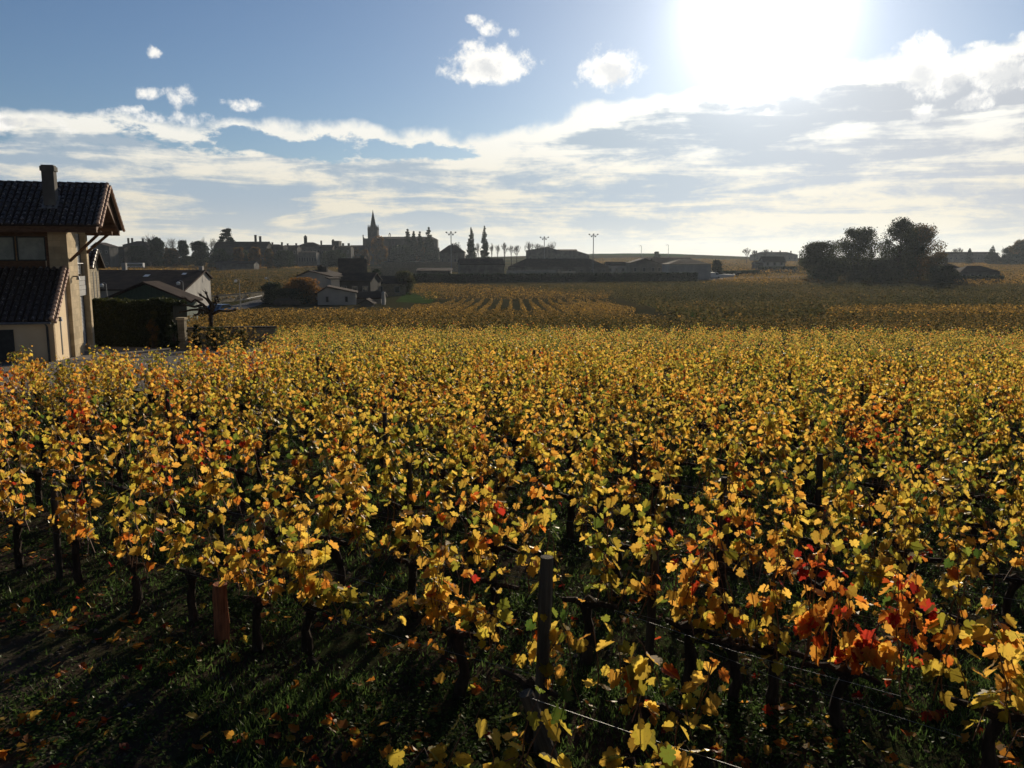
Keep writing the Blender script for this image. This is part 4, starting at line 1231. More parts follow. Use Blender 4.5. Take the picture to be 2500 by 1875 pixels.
def conifer(sx0, sx1, sytop, d, label, name='spruce', seed=1, tint=.3, group=None, n_lv=17, droop=.25, low=.08, card=None):
    x, w, zt, z0 = span(sx0, sx1, sytop, d)
    H = zt - z0; s = np.random.RandomState(seed); gg = random.Random(seed)
    card = card or max(.15, d * .0013)
    root = empty(name, (x, d, z0)); tag(root, label, 'tree', group)
    MB().tube([(0, 0, -.4), (0, 0, H * .5), (0, 0, H * .99)], [H * .018, H * .012, H * .002], 6).build('trunk', M['bark'], root)
    P = []; T = []
    for i in range(n_lv):
        t = i / (n_lv - 1); z = H * (low + (.97 - low) * t)
        L = w * .5 * ((1 - t) ** .62 * 1.08 + .08) * (1 if t > .1 else .85)
        for b in range(9 if t < .7 else 6):
            a = gg.uniform(0, 6.28); l = L * gg.uniform(.6, 1.08)
            m = int(38 * (.35 + l / (w * .5)))
            q = s.rand(m) ** .7
            px_ = math.cos(a) * l * q; py_ = math.sin(a) * l * q
            pz_ = z - droop * l * q ** 1.3 + droop * .45 * l * np.maximum(q - .75, 0) * 3
            wd = .16 * l * (1.1 - q)
            P.append(np.stack([px_ + s.normal(0, 1, m) * wd, py_ + s.normal(0, 1, m) * wd, pz_ - np.abs(s.normal(0, .028 * H * (1 - t * .6), m))], -1))
            T.append(np.full(m, tint + gg.uniform(-.15, .15)))
    P = np.concatenate(P); T = np.clip(np.concatenate(T) + s.normal(0, .1, len(P)), 0, 1)
    V, F, T4 = cards(P, card, T, s)
    mesh_obj('crown', np_mesh('crown', V, F, T4), M['evergreen'], root)

def flat_tree(sx0, sx1, sytop, d, label, name, seed, layers, low=.3, umbrella=False):
    x, w, zt, z0 = span(sx0, sx1, sytop, d)
    H = zt - z0; s = np.random.RandomState(seed); gg = random.Random(seed)
    root = empty(name, (x, d, z0)); tag(root, label, 'tree')
    tr = MB().tube([(0, 0, -.4), (H * .02, 0, H * .5), (0, 0, H * .95)], [H * .035, H * .025, H * .008], 6)
    P = []
    for i in range(layers):
        t = i / max(1, layers - 1); z = H * (low + (.97 - low) * t)
        for b in range(5):
            if umbrella:
                L = w * .5 * gg.uniform(.2, .85); th = .09 * H
                z = H * .84 + gg.uniform(-.06, .05) * H - (L / w) ** 2 * H * .15
            else:
                L = w * .5 * (1 - t ** 1.4 * .75) * gg.uniform(.45, 1.0); th = .016 * H
            a = gg.uniform(0, 6.28) if b > 1 or umbrella else (math.pi * b + gg.uniform(-.3, .3))
            cx, cy = math.cos(a) * L, math.sin(a) * L * .9
            zz = z + gg.uniform(-.03, .03) * H
            m = 260; R_ = w * (.16 if umbrella else .13)
            P.append(np.stack([cx * s.uniform(.75, 1.15, m) + s.normal(0, R_ * .5, m), cy + s.normal(0, R_ * .5, m), zz + s.normal(0, th, m)], -1))
            tr.tube([(0, 0, z - .08 * H), (cx, cy, zz)], [H * .01, H * .005], 4)
    tr.build('trunk', M['bark'], root)
    P = np.concatenate(P)
    V, F, T4 = cards(P, max(.15, d * .0013), np.clip(s.normal(.35, .2, len(P)), 0, 1), s, .5)
    mesh_obj('crown', np_mesh('crown', V, F, T4), M['evergreen'], root)

def hedge(p0, p1, h, thick, label, mat='evergreen', seed=1, n=6000, card=.16, tint=.4, name='hedge', top_light=0.0, cat='hedge'):
    s = np.random.RandomState(seed)
    d = Vector((p1[0] - p0[0], p1[1] - p0[1], 0)); L = d.length; d.normalize()
    o = empty(name, (p0[0], p0[1], 0)); tag(o, label, cat)
    t = s.rand(n) * L; face = s.rand(n)
    off = np.where(face < .55, -thick / 2 + s.normal(0, .07, n) * thick + .05 * thick * np.sin(t * 2.1) * np.sin(t * .7 + 1), s.uniform(-.5, .5, n) * thick)
    zz = np.where(face < .55, s.rand(n) * h, h * (1 + s.normal(0, .025, n)))
    zz *= 1 + .03 * np.sin(t * 1.7) + .02 * np.sin(t * 4.3)
    X = t * d.x - off * (-d.y) * -1; Y = t * d.y - off * d.x * -1
    Z = ground(X + p0[0], Y + p0[1]) + zz
    T = np.clip(tint + s.normal(0, .18, n) + .12 * np.sin(t * .9), 0, 1)
    V, F, T4 = cards(np.stack([X, Y, Z], -1), card, T, s)
    mesh_obj('foliage', np_mesh('foliage', V, F, T4), M[mat], o)
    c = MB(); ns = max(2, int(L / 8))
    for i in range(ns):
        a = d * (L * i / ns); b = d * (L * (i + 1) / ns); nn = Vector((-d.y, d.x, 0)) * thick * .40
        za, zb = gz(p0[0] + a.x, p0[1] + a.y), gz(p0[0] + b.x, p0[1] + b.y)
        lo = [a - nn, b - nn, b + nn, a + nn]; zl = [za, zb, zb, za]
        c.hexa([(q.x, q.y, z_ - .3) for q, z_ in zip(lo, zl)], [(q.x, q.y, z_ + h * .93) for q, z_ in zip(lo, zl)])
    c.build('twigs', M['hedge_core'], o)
    return o
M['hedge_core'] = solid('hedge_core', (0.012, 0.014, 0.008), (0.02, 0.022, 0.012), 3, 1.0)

# dark tree group at right
leafy_tree(1948, 2060, 590, 262, 'left tree of the dark group at right, with a loose side branch', tint=.30, n=7000, clumps=44, seed=3, low=.05)
leafy_tree(2040, 2160, 557, 266, 'middle tree of the dark group at right, with two raised lobes', tint=.42, n=8000, clumps=40, seed=5, low=.05, ragged=.3)
leafy_tree(2150, 2255, 531, 258, 'tall pointed tree in the dark group at right, its highest crown', tint=.30, n=8000, clumps=46, seed=8, low=.04, shape=.8)
leafy_tree(2190, 2320, 548, 266, 'broad reddish brown tree on the right side of the dark group', mat='autumn_leaf', tint=.03, n=9000, clumps=48, seed=13, low=.04, ragged=.28)
bare_tree(2136, 2180, 580, 280, 'bare tree filling the dip inside the dark tree group', seed=5)
bare_tree(2020, 2050, 583, 285, 'thin bare tree between the left and middle trees of the dark group', seed=6)
leafy_tree(1985, 2060, 640, 250, 'low dark bush under the left tree of the group', name='bush', tint=.25, n=3500, seed=15, cat='bush', low=.02, clumps=30)
leafy_tree(2110, 2210, 636, 252, 'low dark bush under the middle of the tree group', name='bush', tint=.25, n=4500, seed=16, cat='bush', low=.02, clumps=34)
leafy_tree(2270, 2345, 650, 250, 'low dark bush at the right foot of the tree group', name='bush', tint=.2, n=3500, seed=17, cat='bush', low=.02, clumps=30)
leafy_tree(2050, 2120, 648, 252, 'wide dark bush between the trunks of the tree group', name='bush', tint=.2, n=3000, seed=18, cat='bush', low=.02, clumps=30)

# right skyline
bare_tree(1812, 1836, 604, 560, 'round bare tree left of the long far building', seed=21)
bare_tree(1835, 1850, 610, 600, 'small bare tree touching the long far building', seed=22)
bare_tree(1858, 1878, 608, 640, 'bare tree behind the long far building', seed=23)
leafy_tree(1596, 1612, 614, 600, 'lone dark shrub tree on the bare hill crest', tint=.3, n=900, seed=24)
leafy_tree(1738, 1764, 634, 300, 'dark round tree at the right end of the pale building block', tint=.25, n=2500, seed=25)
bare_tree(2322, 2352, 603, 640, 'bare tree behind the flat building at far right', seed=26)
conifer(2358, 2378, 606, 560, 'dark spruce before the flat building at far right', seed=27)
conifer(2413, 2436, 599, 560, 'open tiered conifer right of the flat building', name='conifer', seed=28, n_lv=9, droop=-.1, low=.35)
leafy_tree(2405, 2445, 618, 540, 'dark bush at the foot of the tiered conifer', name='bush', tint=.25, n=1600, seed=29, cat='bush', mat='evergreen')
flat_tree(2450, 2484, 606, 560, 'umbrella pine with a dark flat crown at far right', 'umbrella_pine', 30, 3, umbrella=True)
leafy_tree(2472, 2530, 584, 540, 'large brownish tree cut by the right edge', mat='autumn_leaf', tint=.15, n=4000, seed=31)
leafy_tree(2440, 2500, 622, 530, 'dark shrubs below the umbrella pine', name='bush', tint=.25, n=1800, seed=32, cat='bush', mat='evergreen')

# centre
conifer(1136, 1164, 553, 470, 'left of the two tall spruces beside the floodlight masts', seed=41, n_lv=22, tint=.35)
conifer(1170, 1196, 549, 470, 'right of the two tall spruces, slimmer and darker', seed=42, n_lv=22, tint=.2)
for i, (a, b, t, lb) in enumerate(((1192, 1209, 592, 'slim bare tree right against the two tall spruces'), (1207, 1222, 594, 'narrow bare tree, second in the bare row right of the spruces'), (1221, 1242, 589, 'widest bare tree in the bare row right of the spruces'),
                             (1240, 1256, 596, 'thin bare tree near the right end of the bare row'), (1250, 1273, 597, 'dense bare tree closing the bare row at its right end'),
                             (1276, 1307, 587, 'round bare tree over the left end of the grey roofs'), (1303, 1330, 591, 'bare tree behind the middle floodlight mast'), (1330, 1361, 588, 'domed bare tree over the middle of the grey roofs'),
                             (1158, 1176, 590, 'bare tree seen between the two tall spruces'), (1107, 1127, 590, 'bare tree behind the house with the pyramid roof'))):
    bare_tree(a, b, t, 500 + i * 6, lb, seed=60 + i)
for i, (a, b, t, lb) in enumerate(((980, 1010, 558, 'dark conifer above the church roof, left of four'), (1000, 1020, 563, 'small dark conifer above the church roof, second of four'), (1014, 1036, 564, 'narrow dark conifer above the church roof, third of four'), (1030, 1063, 553, 'tallest dark conifer above the church roof, right of four'))):
    conifer(a, b, t, 560, lb, name='conifer', seed=80 + i, n_lv=14, low=.15, card=1.1)
leafy_tree(998, 1064, 592, 565, 'rusty dark tree leaning on the church wall', mat='autumn_leaf', tint=.0, n=3000, seed=90)
leafy_tree(1045, 1074, 606, 560, 'dark evergreen at the right foot of the church', mat='evergreen', tint=.4, n=1800, seed=91)
leafy_tree(906, 944, 576, 545, 'tall rust coloured tree in front of the church tower', mat='autumn_leaf', tint=.42, n=3500, seed=92, shape=1.1)
leafy_tree(846, 884, 606, 520, 'low rust coloured tree left of the church', mat='autumn_leaf', tint=.25, n=2000, seed=93)
leafy_tree(876, 905, 610, 515, 'rust coloured bush at the church facade', mat='autumn_leaf', tint=.3, n=1500, seed=94, name='bush', cat='bush')
leafy_tree(948, 1012, 600, 530, 'dark tree mass under the church nave', mat='evergreen', tint=.4, n=2600, seed=95)
leafy_tree(1112, 1140, 612, 440, 'dark shrub right of the house with the pyramid roof', name='bush', cat='bush', mat='evergreen', tint=.4, n=1500, seed=96)

# left skyline
bare_tree(347, 397, 567, 480, 'wide bare tree, the highest crown on the left skyline', seed=101)
bare_tree(398, 433, 579, 490, 'bare tree between two dark round trees on the left skyline', seed=102)
bare_tree(486, 507, 577, 500, 'small bare tree behind the domed dark tree', seed=103)
bare_tree(508, 532, 580, 500, 'bare tree just left of the cedar', seed=104)
leafy_tree(360, 402, 580, 460, 'dark round tree under the highest bare crown, left skyline', mat='evergreen', tint=.45, n=3500, seed=105)
leafy_tree(431, 459, 585, 465, 'dark egg shaped tree, left skyline', mat='evergreen', tint=.5, n=2600, seed=106)
leafy_tree(460, 508, 588, 465, 'dark domed tree left of the cedar', mat='evergreen', tint=.4, n=3600, seed=107)
leafy_tree(303, 366, 602, 455, 'dark tree before the hipped roof with four chimneys', mat='evergreen', tint=.4, n=3600, seed=108)
leafy_tree(228, 300, 618, 450, 'dark shrubs below the leftmost village roofs', mat='evergreen', tint=.4, n=2500, seed=109, name='bush', cat='bush')
leafy_tree(395, 440, 606, 450, 'grey brown tree between the dark round trees', mat='autumn_leaf', tint=.06, n=2500, seed=110)
flat_tree(529, 575, 560, 470, 'cedar with flat spreading tiers above the village roofs', 'cedar', 111, 8)
leafy_tree(568, 595, 603, 430, 'round olive gold tree, left of the three before the long roof', mat='autumn_leaf', tint=.35, n=1800, seed=112)
leafy_tree(604, 638, 602, 428, 'round olive gold tree, biggest of the three before the long roof', mat='autumn_leaf', tint=.38, n=2200, seed=113)
leafy_tree(643, 668, 606, 432, 'round brownish tree, right of the three before the long roof', mat='autumn_leaf', tint=.15, n=1600, seed=114)
leafy_tree(668, 720, 612, 440, 'dark bushes below the village roofs left of the lantern', mat='evergreen', tint=.5, n=2200, seed=115, name='bush', cat='bush')
leafy_tree(780, 850, 612, 440, 'dark bushes below the domed turret', mat='evergreen', tint=.4, n=2200, seed=116, name='bush', cat='bush')
leafy_tree(560, 612, 612, 436, 'dark hedge trees behind the low grey building', mat='evergreen', tint=.4, n=2200, seed=117, name='bush', cat='bush')
leafy_tree(500, 560, 608, 440, 'dark bushes under the cedar', mat='evergreen', tint=.4, n=2200, seed=118, name='bush', cat='bush')

# near the left houses
leafy_tree(634, 694, 690, 150, 'dark round tree beside the road, left of the orange one', mat='evergreen', tint=.3, n=3800, seed=121)
leafy_tree(690, 782, 679, 150, 'orange and brown tree beside the pale gabled houses', mat='autumn_leaf', tint=.45, n=5200, seed=122)
leafy_tree(650, 760, 706, 146, 'dark undergrowth below the roadside trees', mat='tree_leaf', tint=.1, n=2500, seed=123, name='bush', cat='bush', low=.02)
leafy_tree(955, 1014, 662, 185, 'ivy mound over the old wall at the right end of the houses', mat='tree_leaf', tint=.65, n=3000, seed=124, name='bush', cat='bush', low=.02)
leafy_tree(905, 935, 655, 190, 'dark ivy bush between the steep roofs', mat='evergreen', tint=.5, n=1500, seed=125, name='bush', cat='bush', low=.05)
hedge(at_depth(236, 750, 50.5), at_depth(438, 750, 49.0), 2.65, 1.5, 'tall clipped dark hedge at the back of the gravel court', mat='tree_leaf', n=22000, card=.13, tint=.30, seed=131)
hedge(on_ground(1000, 690), on_ground(1700, 686), 2.4, 2.2, 'long dark hedge running along the far side of the valley', n=9000, card=.45, tint=.35, seed=132)
hedge(on_ground(1690, 678), on_ground(1850, 672), 1.8, 2, 'low dark hedge behind the white fence wall', n=2500, card=.45, tint=.4, seed=133)
hedge(on_ground(1850, 664), on_ground(1945, 664), 2.2, 2, 'dark hedge in front of the small stone house', n=1800, card=.55, tint=.3, seed=134)
hedge(on_ground(2320, 690), on_ground(2445, 688), 1.7, 2, 'dark hedge before the low cottage at far right', n=2500, card=.4, tint=.3, seed=135)
hedge(on_ground(250, 643), on_ground(560, 641), 3.5, 4, 'dark hedge line at the foot of the left village', n=3500, card=.7, tint=.35, seed=136)
hedge(on_ground(2400, 641), on_ground(2540, 641), 3.0, 4, 'dark hedge line on the far right rise', n=2000, card=.7, tint=.35, seed=137)
# shrubs around the gate pillar
for i, (a, b, t, dd, lb, mt, tt) in enumerate(((356, 384, 775, 48, 'red leaved shrub in front of the clipped hedge', 'autumn_leaf', .25), (408, 440, 790, 46.5, 'dark shrub left of the stone gate pillar', 'evergreen', .5),
         (466, 492, 790, 46.5, 'narrow conical shrub right of the stone gate pillar', 'evergreen', .45), (488, 560, 798, 45.5, 'loose green shrub under the pollarded tree', 'tree_leaf', .5),
         (365, 388, 752, 48.4, 'green climber on the clipped hedge', 'tree_leaf', .8), (483, 512, 748, 96, 'round dark shrub by the parked blue car', 'evergreen', .4), (560, 610, 805, 45, 'yellowing shrub before the low court wall', 'tree_leaf', .9))):
    leafy_tree(a, b, t, dd, lb, mat=mt, name='shrub', cat='shrub', tint=tt, n=1500, seed=140 + i, low=.02, card=.09 if dd < 60 else .2, clumps=22)

# pollarded tree with knuckled arms
def pollard():
    p = at_depth(520, 835, 46.5); z0 = gz(p.x, 46.5)
    root = empty('pollarded_tree', (p.x, 46.5, z0)); tag(root, 'pollarded leafless tree with thick knotted arms beside the stone gate pillar', 'tree')
    gg = random.Random(9)
    t = MB().tube([(0.05, 0, -.2), (0, 0, .6), (-.06, .02, 1.4), (-.03, 0, 2.1)], [.16, .12, .11, .14], 8)
    t.build('trunk', M['bark'], root, True)
    arms = [[(-.03, 0, 2.0), (-.5, .1, 2.35), (-1.0, .05, 2.3), (-1.5, .1, 2.15)], [(-.03, 0, 2.1), (-.35, -.1, 2.7), (-.75, 0, 3.05), (-.95, 0, 2.85), (-1.2, 0, 3.1)],
            [(0, 0, 2.1), (-.05, .1, 2.7), (-.25, .1, 3.1), (-.5, .1, 3.35)], [(0, 0, 2.1), (.1, 0, 2.6), (-.12, 0, 3.1), (-.2, 0, 3.5)],
            [(0, 0, 2.0), (.35, .1, 2.25), (.8, .1, 2.2), (1.1, .1, 2.3)], [(0, 0, 2.1), (.2, -.2, 2.5), (.35, -.2, 2.8), (.3, -.2, 3.0)],
            [(-.5, .1, 2.35), (-.75, .3, 2.0), (-.9, .4, 1.95)], [(-.35, -.1, 2.7), (-.7, -.3, 2.55), (-1.2, -.3, 2.7)], [(-.05, .1, 2.7), (.3, .3, 2.9), (.2, .4, 3.2)]]
    arms = [[(x_ * 1.15, y_, 2.1 + (z_ - 2.1) * .78 if z_ > 2.1 else z_) for x_, y_, z_ in a] for a in arms]
    for a in arms:
        n = len(a); b = MB()
        b.tube(a, [.085 - .04 * i / (n - 1) for i in range(n)], 7)
        e = Vector(a[-1]); dr = (e - Vector(a[-2])).normalized()
        b.tube([e - dr * .06, e + dr * .02, e + dr * .1], [.05, .085, .04], 7)
        for k in range(4):
            v = (dr + Vector((gg.uniform(-.8, .8), gg.uniform(-.8, .8), gg.uniform(-.3, .8)))).normalized()
            b.tube([e, e + v * gg.uniform(.12, .3)], [.02, .008], 4)
        b.build('branch', M['bark'], root, True)
pollard()

# ------------------------------------------------------------------ buildings
def building(name, label, sx0, sx1, d, bd, sye, syr, roof='x', wall='far_wall', rmat='far_tile', win=None, chim=(), rz=0.0, ov=0.35, cat='building', base=None, wsize=(.9, 1.3), ridge_at=.5, lit=None, door=False):
    """walls from the ground to the eave, roof to the ridge; the front faces the viewer"""
    a = at_depth(sx0, sye, d); b = at_depth(sx1, sye, d)
    x = (a.x + b.x) / 2; w = b.x - a.x; ze = a.z; zr = at_depth(sx0, syr, d).z
    z0 = min(gz(x - w / 2, d), gz(x + w / 2, d), gz(x, d + bd)) - .3 if base is None else base
    root = empty(name, (x, d, z0), rz); tag(root, label, cat)
    E = ze - z0; T = zr - z0; hw = w / 2
    wl = MB().box(-hw, hw, 0, bd, 0, E); rf = MB(); o = ov; th = .18
    if roof == 'x':
        wl.prism([(0, E), (bd, E), (bd / 2, T - .12)], 'x', -hw, hw)
        for s in ((-o, bd / 2), (bd + o, bd / 2)):
            sl = (T - E) / (bd / 2); ye = s[0]; zz = E - sl * o
            rf.hexa([(-hw - o, ye, zz), (hw + o, ye, zz), (hw + o, bd / 2, T), (-hw - o, bd / 2, T)][::1], [(-hw - o, ye, zz + th), (hw + o, ye, zz + th), (hw + o, bd / 2, T + th), (-hw - o, bd / 2, T + th)])
    elif roof == 'y':
        xr = -hw + w * ridge_at
        wl.prism([(-hw, E), (hw, E), (xr, T - .12)], 'y', 0, bd)
        for xe, sg in ((-hw, -1), (hw, 1)):
            sl = (T - E) / abs(xr - xe); zz = E - sl * o; xo = xe + sg * o
            rf.hexa([(xo, -o, zz), (xr, -o, T), (xr, bd + o, T), (xo, bd + o, zz)], [(xo, -o, zz + th), (xr, -o, T + th), (xr, bd + o, T + th), (xo, bd + o, zz + th)])
    elif roof == 'hip':
        r = min(hw * .75, bd / 2)
        p = [(-hw - o, -o, E), (hw + o, -o, E), (hw + o, bd + o, E), (-hw - o, bd + o, E)]
        q = [(-hw + r, bd / 2, T), (hw - r, bd / 2, T)]
        rf.poly([p[0], p[1], q[1], q[0]]).poly([p[2], p[3], q[0], q[1]]).poly([p[1], p[2], q[1]]).poly([p[3], p[0], q[0]]).poly([p[3], p[2], p[1], p[0]])
    elif roof == 'shed':
        rf.hexa([(-hw - o, -o, E), (hw + o, -o, E), (hw + o, bd, T), (-hw - o, bd, T)], [(-hw - o, -o, E + th), (hw + o, -o, E + th), (hw + o, bd, T + th), (-hw - o, bd, T + th)])
        wl.prism([(0, E), (bd, E), (bd, T)], 'x', -hw, hw)
    else:
        rf.box(-hw - o, hw + o, -o, bd + o, E, E + max(.2, T - E))
    wo = wl.build('wall', M[wall], root); ro = rf.build('roof', M[rmat], root)
    if win:
        nx, nz = win
        for i in range(nx):
            for j in range(nz):
                cx = -hw + w * (i + .5) / nx; fh = E / nz; cz = fh * (j + .55)
                ww, wh = min(wsize[0], w / nx * .5), min(wsize[1], fh * .55)
                f = MB().box(cx - ww / 2 - .1, cx + ww / 2 + .1, -.07, .01, cz - wh / 2 - .1, cz + wh / 2 + .1).build('window', M['shutter_grey'], root)
                MB().box(cx - ww / 2, cx + ww / 2, -.10, -.04, cz - wh / 2, cz + wh / 2).build('pane', M['glass'], f)
    if door:
        MB().box(hw * .3, hw * .3 + 1.2, -.06, .01, .2, 2.5).build('door', M['dark_frame'], root)
    for c in chim:
        cx = -hw + w * c[0]; hh = c[1]; cw = c[2] if len(c) > 2 else .45
        zc = T - (0 if roof != 'hip' else (T - E) * .3)
        cy = bd / 2
        ch = MB().box(cx - cw, cx + cw, cy - .4, cy + .4, zc - 1.2, T + hh).build('chimney', M['far_wall_dark'], ro)
        MB().box(cx - cw - .08, cx + cw + .08, cy - .48, cy + .48, T + hh, T + hh + .18).build('chimney_cap', M['far_wall_dark'], ch)
    return root

B = building
# houses in the hollow, left
B('shed', 'green fronted shed with a wide low gable behind the hedge', 256, 455, 75, 2.6, 733, 692, 'y', 'green_sheet', 'far_tile', ov=.4, cat='shed')
def longhouse():
    # gable turned to the right, long dark roof running away to the left
    L = at_depth(450, 709, 100); Rr = at_depth(513, 677, 112); A = at_depth(498, 663, 109)
    z0 = gz(L.x, 105) - .6
    o = empty('long_house', (L.x, L.y, z0)); tag(o, 'long building with a dark tiled roof and a whitewashed gable at its right end', 'house')
    D = Vector((-.97, .24, 0)) * 40
    def q(p, z=None): return (p.x - L.x, p.y - L.y, (p.z if z is None else z) - z0)
    w = MB(); w.poly([q(L, z0), q(Rr, z0), q(Rr), q(A), q(L)])
    w.poly([q(L, z0), q(L), q(L + D), q(L + D, z0)]); w.poly([q(Rr, z0), q(Rr + D, z0), q(Rr + D), q(Rr)])
    w.poly([q(L + D, z0), q(L + D), q(A + D), q(Rr + D), q(Rr + D, z0)])
    w.build('wall', M['far_wall_pale'], o)
    r = MB(); e = Vector((.3, -.05, 0)); dn = Vector((-.05, -.5, -.12)); up = Vector((0, 0, .2))
    for (p0, p1) in ((L + dn, A), (Rr + Vector((0, .4, -.25)), A)):
        r.hexa([q(p0 + e), q(p1 + e), q(p1 + D), q(p0 + D)], [q(p0 + e + up), q(p1 + e + up), q(p1 + D + up), q(p0 + D + up)])
    rf = r.build('roof', M['far_tile'], o)
    n = (A - L).normalized(); u = Vector((-.97, .24, 0)); nn = u.cross(n); nn = nn if nn.z > 0 else -nn
    for (s, t, wd, hh) in ((7, .60, .8, 1.1), (1.9, .72, .6, .9)):
        c = L + u * s + (A - L) * t + nn * .26
        pts = [c, c + u * wd, c + u * wd + n * hh, c + n * hh]
        MB().poly([q(p) for p in pts]).build('roof_window', M['white_paint'], rf)
    for s, hgt in ((18, .9), (12, 1.1), (.4, .7)):
        c = A + u * s
        MB().box(c.x - L.x - .25, c.x - L.x + .25, c.y - L.y - .25, c.y - L.y + .25, c.z - z0 - .5, c.z - z0 + hgt).build('chimney', M['far_wall_pale'], rf)
    g_ = (Rr - L); g_.z = 0; gn = g_.normalized(); out = Vector((gn.y, -gn.x, 0)) * .05
    for t, zt, ww, wh in ((.3, 2.0, .8, 1.3), (.62, 2.2, .8, 1.3), (.70, 4.6, .6, .9)):
        c = Vector((L.x, L.y, z0)) + g_ * t + out
        f = MB().poly([q(c - gn * ww / 2, z0 + zt), q(c + gn * ww / 2, z0 + zt), q(c + gn * ww / 2, z0 + zt + wh), q(c - gn * ww / 2, z0 + zt + wh)]).build('window', M['shutter_grey'], o)
longhouse()
B('house', 'pale grey house with a low gable behind the orange tree', 722, 812, 165, 10, 676, 662, 'y', 'far_wall_pale', win=None, chim=((.42, .9), (.55, .7)), ridge_at=.36, cat='house', rz=R(-8))
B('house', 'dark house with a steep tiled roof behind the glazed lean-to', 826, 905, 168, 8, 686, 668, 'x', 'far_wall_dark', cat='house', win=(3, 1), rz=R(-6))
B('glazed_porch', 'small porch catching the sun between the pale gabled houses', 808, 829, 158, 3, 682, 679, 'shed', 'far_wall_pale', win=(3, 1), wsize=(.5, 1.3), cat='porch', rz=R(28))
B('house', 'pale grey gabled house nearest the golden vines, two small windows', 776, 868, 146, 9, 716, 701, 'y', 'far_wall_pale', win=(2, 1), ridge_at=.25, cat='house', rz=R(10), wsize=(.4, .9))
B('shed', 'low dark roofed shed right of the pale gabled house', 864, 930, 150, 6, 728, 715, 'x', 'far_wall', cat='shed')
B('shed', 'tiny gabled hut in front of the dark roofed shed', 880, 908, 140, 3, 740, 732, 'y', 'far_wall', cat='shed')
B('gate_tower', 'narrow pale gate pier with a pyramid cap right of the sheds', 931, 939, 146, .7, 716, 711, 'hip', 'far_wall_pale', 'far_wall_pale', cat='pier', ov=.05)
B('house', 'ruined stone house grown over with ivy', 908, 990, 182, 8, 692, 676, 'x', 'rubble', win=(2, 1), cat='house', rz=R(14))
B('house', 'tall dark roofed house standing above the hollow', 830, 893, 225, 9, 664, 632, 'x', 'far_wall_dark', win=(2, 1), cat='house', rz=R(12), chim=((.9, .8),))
B('low_wall', 'long stone retaining wall below the church', 905, 1060, 300, .6, 655, 654, 'flat', 'rubble', 'rubble', cat='wall', ov=.05)
B('low_wall', 'upper stone retaining wall under the dark trees of the church', 930, 1130, 380, .6, 641, 640, 'flat', 'rubble', 'rubble', cat='wall', ov=.05)
B('garage', 'long low pale garage right of the retaining wall', 1018, 1100, 262, 6, 662, 656, 'shed', 'far_wall', win=None, cat='garage')
B('house', 'house with a pyramid roof near the first floodlight mast', 1073, 1134, 420, 9, 616, 598, 'hip', 'far_wall', win=(4, 1), chim=((.5, .6),), cat='house')
B('barn', 'long stone barn with a sunlit right gable', 1124, 1232, 290, 9, 646, 632, 'x', 'far_wall', cat='barn', rz=R(9), ov=.2)
B('barn', 'very long barn with a hipped dark roof, centre of the valley', 1240, 1488, 312, 14, 652, 631, 'hip', 'far_wall', win=(9, 1), cat='barn')
B('garden_wall', 'pale wall in front of the very long barn', 1236, 1356, 268, .5, 662, 661, 'flat', 'far_wall_pale', 'far_wall_pale', cat='wall', ov=.03)
B('garden_wall', 'shorter pale wall right of the gateway gap', 1370, 1405, 270, .5, 664, 663, 'flat', 'far_wall_pale', 'far_wall_pale', cat='wall', ov=.03)
B('hall', 'grey hall with a low ridge under the bare trees', 1285, 1366, 470, 14, 612, 603, 'y', 'far_wall', ridge_at=.62, win=(4, 1), cat='hall')
B('hall', 'grey flat hall right of the low ridged hall', 1364, 1408, 472, 14, 612, 609, 'x', 'far_wall', cat='hall')
B('hall', 'grey hall whose roof falls towards the hill meadow', 1406, 1438, 474, 14, 622, 613, 'y', 'far_wall', ridge_at=.05, cat='hall')
B('house', 'small house left of the pale building block', 1482, 1545, 330, 8, 648, 640, 'x', 'far_wall_pale', win=(4, 1), cat='house')
B('house', 'gabled wing at the left of the pale building block', 1540, 1606, 300, 12, 642, 632, 'y', 'far_wall', win=(3, 1), cat='house')
B('house', 'middle wing of the pale building block under a long roof', 1600, 1640, 304, 12, 642, 631, 'x', 'far_wall', win=(2, 1), cat='house')
B('warehouse', 'plain pale warehouse at the right of the building block', 1634, 1736, 282, 14, 645, 632, 'hip', 'far_wall_pale', cat='warehouse')
B('warehouse', 'lower roofed warehouse behind the plain pale one', 1575, 1690, 320, 12, 640, 630, 'x', 'far_wall', cat='warehouse')
B('fence_wall', 'bright low white wall beside the parked white van', 1750, 1795, 292, .4, 671, 670, 'flat', 'white_paint', 'white_paint', cat='wall', ov=.02)
B('house', 'small stone house alone in the fields', 1866, 1917, 395, 8, 639, 627, 'x', 'far_wall_pale', win=(3, 2), cat='house', ov=.5)
B('annex', 'low annex on the left of the lone stone house', 1845, 1867, 396, 6, 644, 639, 'x', 'far_wall', cat='annex')
B('long_building', 'long far building with many chimneys on the skyline', 1842, 1948, 690, 14, 622, 615, 'hip', 'far_wall', chim=((.1, .8), (.45, .8), (.65, .9), (.9, .7)), win=(8, 1))
B('flat_building', 'flat roofed building on the right skyline behind the spruce', 2316, 2410, 620, 16, 619, 615, 'flat', 'far_wall', win=(7, 1), ov=1.2)
B('house', 'small roof peeping out right of the dark trees', 2310, 2346, 300, 7, 655, 644, 'hip', 'far_wall', chim=((.3, 2.0),), cat='house')
B('cottage', 'low cottage with a hipped roof at far right', 2345, 2442, 262, 8, 664, 649, 'hip', 'far_wall', win=(5, 1), cat='cottage')
